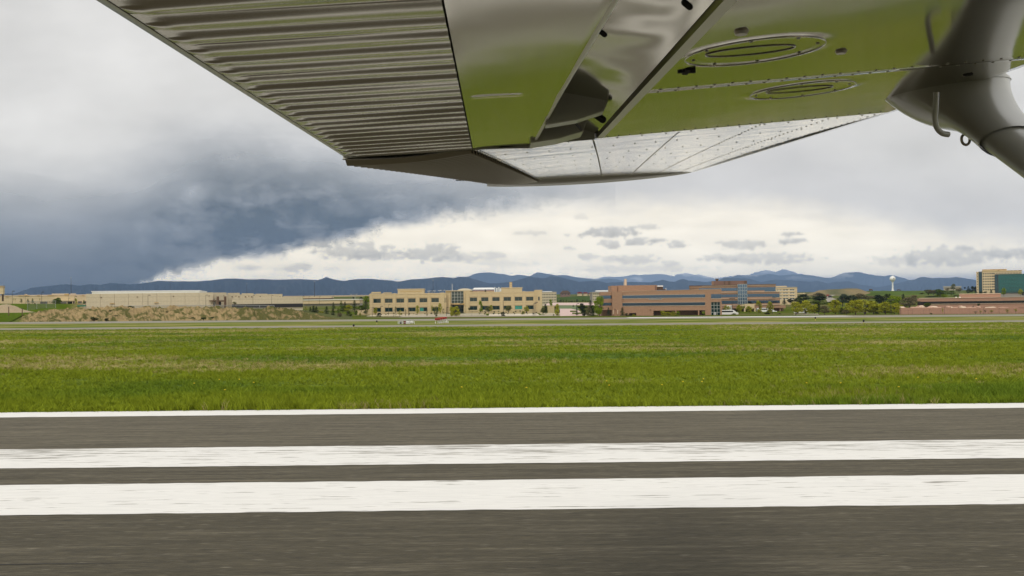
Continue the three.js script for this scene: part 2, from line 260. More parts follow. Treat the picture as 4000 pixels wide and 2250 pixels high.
// ---------- hills behind ----------
{
  const grain = tex(256, 256, (u, v) => { const k = 0.9 * (1 + 0.4 * fbm(u * 16, v * 16, 3)); return [k, k, k]; });
  const mound = (name, profile, X0, X1, d, deep, color, base) => {
    const g = grid(120, 24, (u, v) => {
      const X = lerp(X0, X1, u), dd = lerp(d + deep, d - deep, v), P = at(X, profile(X), d), b = at(X, base, d).y - 4, e = 1 - (v * 2 - 1) ** 2, x = P.x / d * dd;
      return [x, lerp(b, P.y, Math.pow(e, 0.75)) + fbm(x * 0.03, dd * 0.02, 3) * 1.0 * e, -dd, x / 30, dd / 30];
    }, (u, v, p) => { const n = fbm(p[0] * 0.02, p[2] * 0.012, 4); return color(n, u); });
    return struct(name, g, leafy(1, 1, 1, { vertexColors: true, map: grain }));
  };
  const tan = (n) => [0.26, 0.2, 0.1].map((q, i) => lerp(q, [0.13, 0.13, 0.06][i], ss(-0.1, 0.5, n)));
  const c6 = (list) => curve(list.map(([x, y]) => px(6, x, y)));
  mound('tan_hill', c6([[240, 470], [330, 440], [420, 402], [560, 392], [760, 385], [850, 374], [1060, 371], [1130, 392], [1210, 425], [1330, 450]]), 3140, 3420, 1500, 120, tan, 1160);
  mound('green_hill', c6([[600, 520], [850, 470], [1080, 440], [1250, 420], [1480, 414], [1800, 416], [2200, 424], [2576, 440], [3200, 470]]), 3220, 3900, 1700, 420, (n) => [0.085, 0.125, 0.014].map((q) => q * (1 + 0.5 * n)), 1166);
  const c4 = (list) => curve(list.map(([x, y]) => px(4, x, y)));
  mound('green_hill', c4([[150, 600], [320, 530], [500, 512], [700, 500], [900, 492], [1060, 500], [1300, 560]]), 2120, 2420, 1000, 180, (n) => (n > 0.05 ? [0.1, 0.115, 0.045] : [0.062, 0.1, 0.028]), 1185);
}
// ---------- mountains ----------
{
  const X = (c, l) => l.map(([x, y]) => px(c, x, y));
  const nearPts = [[-900, 1150], [-100, 1150], [60, 1146], ...X(1, [[400, 268], [600, 250], [820, 225], [1000, 243], [1140, 225], [1260, 235], [1390, 207], [1620, 228], [1800, 215], [1990, 182], [2150, 188]]), ...X(2, [[230, 190], [400, 178], [560, 157], [700, 153], [900, 168], [1060, 158], [1170, 172], [1400, 165], [1550, 162], [1740, 175], [1850, 137], [1960, 168], [2070, 187], [2200, 163]]), ...X(3, [[160, 158], [250, 168], [430, 180], [490, 195], [660, 165], [800, 160], [1060, 132], [1200, 150], [1280, 128], [1380, 140], [1550, 190], [1650, 215], [1780, 212], [1950, 190], [2050, 160], [2150, 130]]),
    ...X(4, [[60, 200], [120, 200], [230, 160], [380, 185], [500, 215], [700, 262], [860, 248], [980, 238], [1160, 278], [1250, 270], [1350, 270], [1550, 262], [1700, 265], [1900, 270], [2100, 228], [2200, 255], [2280, 262]]), ...X(5, [[150, 262], [240, 222], [300, 215], [380, 238], [700, 265], [900, 230], [1000, 185], [1130, 200], [1240, 205], [1330, 198], [1420, 215], [1600, 265], [1780, 230], [1850, 222], [2000, 232]]),
    ...X(6, [[0, 240], [150, 250], [260, 260], [400, 245], [470, 260], [580, 290], [700, 260], [930, 250], [1050, 285], [1130, 310], [1400, 350], [1600, 320], [1800, 270], [1950, 235], [2000, 230], [2130, 178], [2200, 182]]), ...X(7, [[600, 425], [720, 447], [850, 440], [1080, 440], [1220, 420], [1300, 435], [1430, 455], [1620, 490], [2000, 510]]), [4200, 1092], [4900, 1105]];
  const midPts = [[1100, 1150], ...X(3, [[490, 250], [900, 190], [1280, 145], [1380, 128], [1420, 112], [1500, 85], [1560, 80], [1650, 75], [1720, 85], [1780, 98], [1830, 95], [1910, 122], [2020, 105], [2160, 125], [2200, 100]]), ...X(4, [[0, 100], [60, 105], [150, 130], [240, 135], [320, 155], [380, 147], [440, 145], [540, 158], [620, 182], [720, 192], [900, 210], [1000, 220], [1200, 210], [1320, 218], [1450, 250], [1520, 265], [1800, 290]]), ...X(5, [[500, 290], [830, 240], [1000, 210], [1090, 185], [1200, 145], [1310, 150], [1400, 148], [1600, 140], [1740, 130], [1830, 140], [1900, 155], [2000, 150], [2130, 135], [2250, 145], [2330, 135], [2450, 150]]),
    ...X(6, [[180, 135], [280, 155], [350, 160], [440, 175], [600, 200], [700, 170], [780, 130], [850, 108], [960, 104], [1080, 95], [1200, 120], [1350, 150], [1520, 165], [1610, 150], [1700, 160], [1850, 200], [1940, 228], [2200, 260]]), [3900, 1110], [4900, 1110]];
  const farPts = [[1900, 1110], ...X(4, [[600, 175], [700, 190], [900, 240], [1050, 195], [1100, 180], [1220, 178], [1400, 178], [1560, 150], [1620, 138], [1720, 146], [1800, 140], [2050, 130], [2180, 142], [2300, 148], [2450, 125]]), ...X(5, [[80, 160], [150, 165], [280, 120], [330, 112], [390, 118], [480, 148], [560, 140], [700, 175], [830, 205], [950, 185], [1090, 165], [1250, 170], [1400, 145], [1500, 105], [1660, 65], [1720, 66], [1800, 85], [1850, 95], [1900, 72], [1960, 50], [2020, 55], [2080, 75], [2180, 102], [2280, 120], [2450, 160]]), ...X(6, [[60, 125], [200, 150], [350, 180]]), [3500, 1100], [4900, 1115]];
  const range = (pts, dist, wide, seedy, color, x0, x1, wob) => {
    pts.sort((a, b) => a[0] - b[0]); const crest = curve(pts), NX = Math.round((x1 - x0) / 5), NV = 30;
    const g = grid(NX, NV + 3, (u, v, i, j) => {
      const Xp = lerp(x0, x1, u), D = dist(Xp), P = at(Xp, crest(Xp) + wob * fbm(Xp * 0.11 + seedy, seedy, 3), D), base = -70, H = P.y - base;
      if (j <= 2) { const k = (3 - j) / 3, s = (D * (1 + 0.12 * k)) / D; return [P.x * s, base + H * (1 - k), -D * s, Xp / 40, -k]; }
      const t = 1 - (j - 3) / NV, d = D * (1 - wide * (1 - t)), X2 = Xp + 26 * (1 - t) * fbm(Xp * 0.012 + seedy, t * 2, 2), spur = 1 - Math.abs(fbm(X2 * 0.017 + seedy, t * 1.4, 4)) * 1.9;
      const y = Math.pow(t, 1.1) * (1 - clamp(0.42 * (1 - spur) * Math.min(1, (1 - t) * 3.5), 0, 0.6)) * (0.97 + 0.03 * t);
      return [P.x * d / D, base + H * y, -d, Xp / 40, t];
    }, (u, v, p) => color(lerp(x0, x1, u), p));
    return struct('mountain_range', g, leafy(1, 1, 1, { vertexColors: true }));
  };
  const forest = (Xp, p, k) => { const n = fbm(p[0] * 0.004, p[2] * 0.004 + p[1] * 0.01, 4), m = ss(0.15, 0.6, n); return [lerp(0.008, 0.05, m * k), lerp(0.016, 0.055, m * k), lerp(0.022, 0.055, m * k)]; };
  range(nearPts, curve([[-900, 9000], [1200, 9500], [2200, 11500], [3200, 14500], [4900, 17000]]), 0.28, 3.3, (Xp, p) => forest(Xp, p, 0.5), -900, 4900, 1.2);
  range(midPts, () => 21000, 0.16, 9.1, (Xp, p) => { const c = forest(Xp, p, 1), s = ss(0.28, 0.42, fbm(p[0] * 0.0016, p[1] * 0.006, 4)) * ss(330, 560, p[1]) * 0.6; return c.map((q) => lerp(q, 0.6, s)); }, 1000, 4900, 1.0);
  range(farPts, () => 36000, 0.14, 15.7, (Xp, p) => { const s = ss(-0.25, 0.2, fbm(p[0] * 0.0011, p[1] * 0.004, 4) + ss(700, 1150, p[1]) * 0.9 - 0.55 - 0.3 * ss(2900, 3100, Xp)); return [0.13, 0.125, 0.115].map((q) => lerp(q, 0.85, s)); }, 1800, 4900, 1.4);
}
// ---------- building helpers ----------
function B(name, label, category, c, x, y, d, group) {
  const o = thing(name, label, category, pat(c, x, y, d), group), P = o.position;
  o.L = (cx, cy, cc = c, dd = d) => { const p = pat(cc, cx, cy, dd); return [p.x - P.x, p.y - P.y]; };
  o.R = (x0, yt, x1, yb, cc = c, dd = d) => ({ x0: o.L(x0, (yt + yb) / 2, cc, dd)[0], x1: o.L(x1, (yt + yb) / 2, cc, dd)[0], y1: o.L((x0 + x1) / 2, yt, cc, dd)[1], y0: o.L((x0 + x1) / 2, yb, cc, dd)[1] });
  return o;
}
// a building well to one side stands square to the line of sight from the field, so that its far sides stay behind its front
function turnTo(o, X) { const f = Math.atan((X - 2000) / 4000) + 0.018, T = Math.tan(f); o.rotation.y = -f; o.scale.x = 1 / (Math.cos(f) + T * Math.sin(f)); return o; }
const rb = (r, z0, z1) => box(r.x0, r.x1, r.y0, r.y1, z0, z1);
function wallGrid(r, xs, ys, z0, z1) {            // a wall with openings xs (from, to) by ys (bottom, top)
  const g = []; let y = r.y0;
  for (const [b, t] of [...ys].sort((a, c) => a[0] - c[0])) {
    if (b - y > 0.01) g.push(box(r.x0, r.x1, y, b, z0, z1));
    let x = r.x0; for (const [p, q] of [...xs].sort((a, c) => a[0] - c[0])) { if (p - x > 0.01) g.push(box(x, p, b, t, z0, z1)); x = q; }
    if (r.x1 - x > 0.01) g.push(box(x, r.x1, b, t, z0, z1)); y = t;
  }
  if (r.y1 - y > 0.01) g.push(box(r.x0, r.x1, y, r.y1, z0, z1)); return g;
}
const winCache = new Map();
function win(parent, x0, x1, y0, y1, z, n, rows, fm, gm, fw = 0.07, glassAt = () => gm) {
  const w = x1 - x0, h = y1 - y0, key = [w.toFixed(2), h.toFixed(2), n, rows, fw].join();
  if (!winCache.has(key)) {
    const f = [box(-w / 2, w / 2, -h / 2, -h / 2 + fw, -0.06, 0.06), box(-w / 2, w / 2, h / 2 - fw, h / 2, -0.06, 0.06), box(-w / 2, -w / 2 + fw, -h / 2 + fw, h / 2 - fw, -0.06, 0.06), box(w / 2 - fw, w / 2, -h / 2 + fw, h / 2 - fw, -0.06, 0.06)];
    for (let i = 1; i < n; i++) { const x = -w / 2 + (w * i) / n; f.push(box(x - fw / 2, x + fw / 2, -h / 2 + fw, h / 2 - fw, -0.055, 0.055)); }
    for (let j = 1; j < rows; j++) { const y = -h / 2 + (h * j) / rows; f.push(box(-w / 2 + fw, w / 2 - fw, y - fw / 2, y + fw / 2, -0.05, 0.05)); }
    winCache.set(key, [merge(f), box(-w / 2 / n, w / 2 / n, -h / 2 / rows, h / 2 / rows, -0.02, 0.02)]);
  }
  const [fg, pg] = winCache.get(key), m = new THREE.Mesh(fg, fm); m.name = 'window'; m.position.set((x0 + x1) / 2, (y0 + y1) / 2, z); parent.add(m);
  for (let i = 0; i < n; i++) for (let j = 0; j < rows; j++) { const p = new THREE.Mesh(pg, glassAt(i, j)); p.name = 'pane'; p.position.set(-w / 2 + (w * (i + .5)) / n, -h / 2 + (h * (j + .5)) / rows, 0); m.add(p); }
  return m;
}
const masonry = (r, g, b, course, amp) => tex(256, 256, (u, v) => { const line = Math.abs(((v * course) % 1) - 0.5) > 0.44 ? 0.86 : 1, k = line * (1 + amp * fbm(u * 12, v * 12, 3) + amp * 0.7 * noise(u * 60, v * 60)); return [r * k, g * k, b * k]; }, { repeat: [1 / 6, 1 / 6] });
const M = {
  beige: mat(1, 1, 1, { map: masonry(0.56, 0.445, 0.255, 8, 0.12) }), beigeTrim: mat(0.60, 0.49, 0.30), concrete: mat(1, 1, 1, { map: masonry(0.52, 0.455, 0.32, 4, 0.10) }), paleMetal: mat(0.74, 0.74, 0.66, { roughness: 0.6 }),
  cream: mat(1, 1, 1, { map: masonry(0.62, 0.49, 0.30, 3, 0.08) }), ochre: mat(0.5, 0.34, 0.14), brown: mat(0.12, 0.075, 0.045), brick: mat(1, 1, 1, { map: masonry(0.37, 0.222, 0.138, 20, 0.14) }), brick2: mat(1, 1, 1, { map: masonry(0.34, 0.205, 0.13, 20, 0.14) }), brickDark: mat(0.2, 0.12, 0.09), sill: mat(0.66, 0.52, 0.38),
  pink: mat(1, 1, 1, { map: masonry(0.39, 0.225, 0.155, 5, 0.12) }), rock: mat(0.5, 0.31, 0.22), white: mat(0.8, 0.8, 0.78, { roughness: 0.5 }), dark: mat(0.02, 0.02, 0.02), inside: mat(0.3, 0.27, 0.23), roofGrey: mat(0.4, 0.38, 0.34), red: mat(0.5, 0.06, 0.03, { roughness: 0.5 }), maroon: mat(0.2, 0.02, 0.02),
  frame: mat(0.14, 0.15, 0.14, { roughness: 0.4, metalness: 0.4 }), frameLight: mat(0.42, 0.45, 0.44, { roughness: 0.4, metalness: 0.3 }), steel: mat(0.05, 0.042, 0.035, { roughness: 0.6 }), galv: mat(0.42, 0.43, 0.42, { roughness: 0.5, metalness: 0.6 }),
  teal: phys(0.002, 0.022, 0.021, { roughness: 0.06, specularIntensity: 0.6 }), tealLit: mat(0.03, 0.26, 0.2, { roughness: 0.2 }), blue: mat(0.035, 0.058, 0.098, { metalness: 1, roughness: 0.07 }), black: mat(0.006, 0.009, 0.014, { roughness: 0.05 }), tower: mat(0.012, 0.058, 0.062, { metalness: 1, roughness: 0.08 }), towerDark: mat(0.012, 0.035, 0.05, { metalness: 1, roughness: 0.08 }), greenBin: mat(0.01, 0.19, 0.11, { roughness: 0.5 }), sand: mat(0.60, 0.50, 0.33), kerb: mat(0.62, 0.55, 0.43), pinkPave: mat(0.58, 0.42, 0.37), asphalt2: mat(0.40, 0.34, 0.27),
};
// ---------- beige office ----------
{
  const d = 430, o = B('office_building', 'beige two storey stone office block with dark teal windows and glass entrance bay', 'office building', 3, 140, 612, d);
  const xsL = [[188, 283], [333, 430], [478, 576], [625, 720], [770, 867], [918, 1013]], xsR = [[1403, 1494], [1545, 1636], [1685, 1777], [1827, 1920], [1968, 2061], [2110, 2202]];
  const wing = (x0, x1, top, xs, uy, ly, base) => {
    const r = o.R(x0, top, x1, base); r.y0 -= 3; const X = xs.map(([a, b]) => { const q = o.R(a, 400, b, 560); return [q.x0, q.x1]; });
    const ym = (a, b) => { const q = o.R(x0, a, x1, b); return [q.y0, q.y1]; }, Y = [ym(...uy), ym(...ly)];
    part(o, 'wall', wallGrid(r, X, Y, -0.6, 0), M.beige); part(o, 'wall', box(r.x0 + .01, r.x1 - .01, r.y0, r.y1 - 0.5, -22, -0.9), M.inside); part(o, 'roof', box(r.x0 + .02, r.x1 - .02, r.y1 - 0.5, r.y1 - 0.42, -22, -0.6), M.roofGrey);
    const led = []; for (const t of [r.y1 - 0.25, Y[0][1] + 0.55, Y[0][0] - 0.35, Y[1][1] + 0.55, Y[1][0] - 0.35]) led.push(box(r.x0 - .06, r.x1 + .06, t - 0.12, t + 0.12, -0.1, 0.14)); part(o, 'cornice', led, M.beigeTrim);
    const piers = []; const edges = [r.x0, ...X.flatMap(([a, b]) => [a, b]), r.x1]; for (let i = 0; i < edges.length; i += 2) { const a = edges[i], b = edges[i + 1], m = (a + b) / 2, w = Math.min(0.95, (b - a) * 0.32); piers.push(box(m - w, m + w, r.y0, r.y1 + 0.16, -0.05, 0.26)); } part(o, 'pilaster', piers, M.beige);
    for (let i = 0; i < X.length; i++) for (let j = 0; j < 2; j++) win(o, X[i][0], X[i][1], Y[j][0], Y[j][1], -0.3, 2, 1, M.frame, M.teal, 0.09, (k) => (j === 1 && ((xs === xsL && i === 4 && k === 0) || (xs === xsR && i === 4)) ? M.tealLit : M.teal));
    return r;
  };
  const L = wing(140, 1100, 342, xsL, [404, 457], [519, 570], 612), Rr = wing(1345, 2232, 322, xsR, [388, 438], [496, 546], 590);
  const bl = (name, x0, yt, x1, yb, z0, z1, m) => { const r = o.R(x0, yt, x1, yb); return part(o, name, rb(r, z0, z1), m); };
  bl('parapet', 165, 323, 280, 344, -1.2, 0.1, M.beige); bl('parapet', 315, 330, 416, 342, -1.2, 0.1, M.beige); bl('wall', 2224, 297, 2312, 594, -9, -0.35, M.beige); bl('cornice', 2220, 297, 2316, 306, -9.1, -0.25, M.beigeTrim);
  { const r = o.R(2262, 383, 2280, 430); win(o, r.x0, r.x1, r.y0, r.y1, -0.3, 1, 1, M.frame, M.teal); }
  for (const [a, b, t, e] of [[475, 808, 282, 345], [1800, 2065, 265, 330]]) { const r = o.R(a, t, b, e); part(o, 'penthouse', rb(r, -15, -7), M.beige); part(o, 'cornice', [box(r.x0 - .2, r.x1 + .2, r.y1 - .25, r.y1 + .05, -15.2, -6.8)], M.beigeTrim); }
  { const p = o.R(475, 292, 808, 335), n = 6, g = []; for (let i = 0; i < n; i++) { const a = p.x0 + 1 + ((p.x1 - p.x0 - 2) * i) / n; g.push(box(a, a + 1.6, p.y0 + 0.5, p.y1 - 0.7, -7.06, -6.9)); } part(o, 'louvre', g, M.ochre); }
  { const r = o.R(1905, 195, 1937, 268); part(o, 'chimney', rb(r, -11, -8), M.cream); part(o, 'cornice', [0.0, 0.3, 0.65].map((t) => box(r.x0 - .1, r.x1 + .1, lerp(r.y1, r.y0, t) - 0.25, lerp(r.y1, r.y0, t) - 0.05, -11.1, -7.9)), M.ochre); }
  // entrance bay
  bl('wall', 1095, 307, 1172, 590, -5, -1.2, M.beige); bl('wall', 1322, 307, 1400, 330, -5, -0.65, M.beige); bl('wall', 1322, 330, 1346, 590, -5, -0.7, M.beige); bl('wall', 1095, 303, 1400, 311, -5.1, -0.55, M.beigeTrim);
  { const r = o.R(1170, 312, 1325, 466); win(o, r.x0, r.x1, r.y0, r.y1, -1.0, 4, 4, M.frameLight, M.teal, 0.13); }
  bl('canopy', 1160, 464, 1330, 482, -3, 0.4, M.ochre); bl('wall', 1170, 482, 1325, 590, -6, -3.5, M.inside);
  { const r = o.R(1180, 486, 1318, 572); win(o, r.x0, r.x1, r.y0, r.y1, -2.6, 5, 2, M.frame, M.teal, 0.1); }
  for (const x of [1100, 1150, 1335]) { const r = o.R(x - 9, 345, x + 9, 590); part(o, 'column', cyl(0.42, 0.36, r.y0, r.y1, 12, (r.x0 + r.x1) / 2, -0.35), M.beige); }
  for (let i = 0; i < 4; i++) { const r = o.R(1056 + i * 14, 400, 1062 + i * 14, 460); part(o, 'window', rb(r, -0.2, 0.03), M.teal); }
  // garden walls either side
  for (const [c, a, b, t, e, s] of [[2, 2242, 2400, 548, 625, 'left'], [3, 2380, 2465, 500, 600, 'right']]) { const g = B('garden_wall', `low beige stone wall running off the ${s} end of the beige office`, 'wall', c, a, e, d + 2); const r = g.R(a, t, b, e); r.y0 -= 2; part(g, 'wall', rb(r, -0.4, 0), M.beige); part(g, 'coping', box(r.x0 - .05, r.x1 + .05, r.y1, r.y1 + 0.15, -0.5, 0.1), M.beigeTrim); }
  // forecourt: parking area, drive, planted terraces
  struct('parking_lot', groundSheet(-36, 36, 384, 402, 20, 4, 0.03), M.asphalt2); struct('driveway', groundSheet(-2, 18, 402.2, 428, 8, 6, 0.04), M.kerb);
  for (const [a, b, q, k] of [[-50, -3, 404, 0], [20, 50, 404, 1], [-50, -4, 413, 0], [19, 52, 413, 1], [-48, -5, 421, 0], [19, 54, 421, 1]]) {
    const t = groundSheet(a, b, q, q + 4.5, 12, 2, 0.25); struct('gravel_bed', [t], M.sand); struct('kerb', [box(a, b, -0.05, 0.35, -0.15, 0.15).translate(0, G((a + b) / 2, q), -q)], M.kerb);
  }
}
// ---------- warehouses and terminal on the terrace ----------
{
  const d = 330, o = B('warehouse', 'long grey tan concrete warehouse with a paler raised roof on the terrace', 'warehouse', 1, 1085, 512, d);
  const pl = curve([[1085, 348], [2254, 333], [2576, 330], [2734, 327], [3559, 344]]), bl = curve([[1085, 514], [2254, 498], [2734, 491], [3559, 478]]);   // crop 1 x, roof and foot lines
  const zAt = curve([[1085, 0], [2734, 6], [3559, -8]]);                           // the corner stands nearest
  const N = 14, edges = [...Array(N + 1).keys()].map((i) => 1085 + (3559 - 1085) * i / N);
  for (let i = 0; i < N; i++) {
    const a = edges[i], b = edges[i + 1], z = (zAt(a) + zAt(b)) / 2, q0 = o.L(a, pl(a)), q1 = o.L(b, pl(b)), f = o.L(a, bl(a))[1] - 3, w = q1[0] - q0[0];
    const p = part(o, 'wall_panel', box(0.015, w - 0.015, f, (q0[1] + q1[1]) / 2, -0.3, 0), M.concrete); p.position.set(q0[0], 0, z); p.rotation.y = -Math.atan2(zAt(b) - zAt(a), w);
  }
  const all = o.R(1085, 340, 3559, 500); part(o, 'wall', box(all.x0 + .2, all.x1 - .2, all.y0 - 3, o.L(2700, 352)[1], -60, -8.6), M.concrete); part(o, 'roof', box(all.x0 + .1, all.x1 - .1, o.L(2700, 352)[1], o.L(2700, 350)[1] , -60, -8.5), M.roofGrey);
  { const a = o.R(1313, 308, 2642, 352, 1, 350); part(o, 'raised_roof', rb(a, -55, -20), M.paleMetal); part(o, 'roof_edge', box(a.x0 - .2, a.x1 + .2, a.y1 - .1, a.y1 + 0.12, -55, -19.8), M.white); }
  for (const [a, b, t, e] of [[1390, 1432, 470, 530], [1945, 1982, 460, 520]]) { const r = o.R(a, t, b, e); part(o, 'door', rb(r, zAt(a) + 0.05, zAt(a) + 0.2), M.white); part(o, 'door_hood', box(r.x0 - .2, r.x1 + .2, r.y1, r.y1 + .15, zAt(a), zAt(a) + .8), M.ochre); }
  for (const [x, y] of [[1275, 392], [1725, 385], [2177, 377], [2625, 371], [2808, 371], [2955, 372], [3116, 372], [3262, 374], [3520, 377]]) { const r = o.R(x - 8, y - 4, x + 8, y + 5); part(o, 'wall_lamp', rb(r, zAt(x), zAt(x) + .5), M.brown); }
  const dx = (x) => x + 2254;
  for (const [x, y] of [[375, 414], [400, 414], [430, 414], [460, 414]]) { const r = o.R(dx(x), y - 2, dx(x) + 9, y + 3); part(o, 'wall_lamp', rb(r, 5, 5.6), M.brown); }
  { const r = o.R(dx(375), 428, dx(465), 438); part(o, 'canopy', rb(r, 4.8, 7.4), M.brown); const q = o.R(dx(405), 446, dx(447), 492); part(o, 'door', rb(q, 5.0, 5.6), M.black); const w = o.R(dx(490), 428, dx(570), 446); part(o, 'canopy', rb(w, 5.4, 8.6), M.brown); const v = o.R(dx(490), 446, dx(520), 492); part(o, 'door', rb(v, 5.2, 6.0), M.dark); }
  for (const x of [486, 578]) { const r = o.R(dx(x - 5), 380, dx(x + 5), 492); part(o, 'column', cyl(0.42, 0.42, r.y0 - 1, r.y1, 10, (r.x0 + r.x1) / 2, 8.6), M.brown); }
  turnTo(o, 1105);
  // annex
  const n = B('warehouse', 'lower flat concrete annex at the right end of the long warehouse', 'warehouse', 2, 663, 480, 322); const A = n.R(663, 387, 1555, 478);
  const N2 = 8; for (let i = 0; i < N2; i++) { const a = lerp(A.x0, A.x1, i / N2), b = lerp(A.x0, A.x1, (i + 1) / N2); part(n, 'wall_panel', box(a + .015, b - .015, A.y0 - 2, A.y1, -0.3, 0), M.concrete); }
  part(n, 'wall', box(A.x0 + .05, A.x1 - .05, A.y0 - 2, A.y1 - .2, -30, -0.35), M.concrete); part(n, 'base_course', box(A.x0, A.x1, A.y0 - 1.0, A.y0 + 0.1, 0.02, 0.25), M.dark);
  for (const x of [667, 750, 833, 910]) { const r = n.R(x - 7, 378, x + 7, 390); part(n, 'wall_lamp', rb(r, -.2, .35), M.brown); }
  turnTo(n, 1183);
  // terminal
  const t = B('terminal_building', 'long cream low building with ochre roof edge behind shrubs at the far left', 'building', 1, 40, 466, 452);
  const W = t.R(-160, 371, 1100, 470); W.y0 -= 3; const doors = [[490, 580], [670, 910], [960, 1010], [1030, 1085]].map(([a, b]) => { const r = t.R(a, 430, b, 470); return [r.x0, r.x1]; }), yb = t.R(400, 443, 900, 473), yy = [[yb.y0, yb.y1]];
  part(t, 'wall', wallGrid(W, doors, yy, -0.5, 0), M.cream); part(t, 'wall', box(W.x0 + .05, W.x1 - .05, W.y0, W.y1 - .1, -30, -0.9), M.inside); for (const [a, b] of doors) win(t, a, b, yy[0][0], yy[0][1], -0.4, Math.max(2, Math.round((b - a) / 2.4)), 1, M.brown, M.black, 0.1);
  for (const [a, b, y0, y1] of [[-160, 216, 366, 374], [215, 1085, 356, 371]]) { const r = t.R(a, y0, b, y1); part(t, 'roof_edge', rb(r, -3, 0.15), M.sill); }
  for (const [a, b, y0, y1] of [[634, 845, 341, 362], [865, 930, 340, 358], [300, 322, 348, 360]]) { const r = t.R(a, y0, b, y1); part(t, 'parapet', rb(r, -4, 0.3), M.sill); }
  for (const [a, b, y0, y1] of [[70, 104, 377, 385], [222, 360, 366, 372], [452, 488, 364, 370], [583, 660, 362, 368], [790, 850, 346, 362], [1010, 1040, 360, 366]]) { const r = t.R(a, y0, b, y1); part(t, 'louvre', rb(r, 0, 0.34), M.ochre); }
  { const r = t.R(668, 424, 910, 440); part(t, 'canopy', rb(r, -0.2, 3.4), M.beigeTrim); for (const x of [690, 830, 900]) { const q = t.R(x - 4, 440, x + 4, 478); part(t, 'column', rb(q, 2.6, 3.1), M.cream); } }
  turnTo(t, 600);
  // the pylon cut by the left edge
  const s = B('sign_pylon', 'cream sign pylon with brown top on two posts at the left edge', 'sign', 1, 0, 440, 420); const r = s.R(-60, 272, 37, 352); part(s, 'panel', rb(r, -1.5, 0), M.cream); const q = s.R(-60, 243, 38, 272); part(s, 'top_band', [0, 1, 2].map((i) => box(q.x0, q.x1, lerp(q.y0, q.y1, i / 3), lerp(q.y0, q.y1, (i + .7) / 3), -1.6, 0.1)), M.ochre); for (const x of [18, 31, -40]) { const p = s.R(x - 3, 350, x + 3, 440); part(s, 'post', rb(p, -1, -0.5), M.brown); }
}
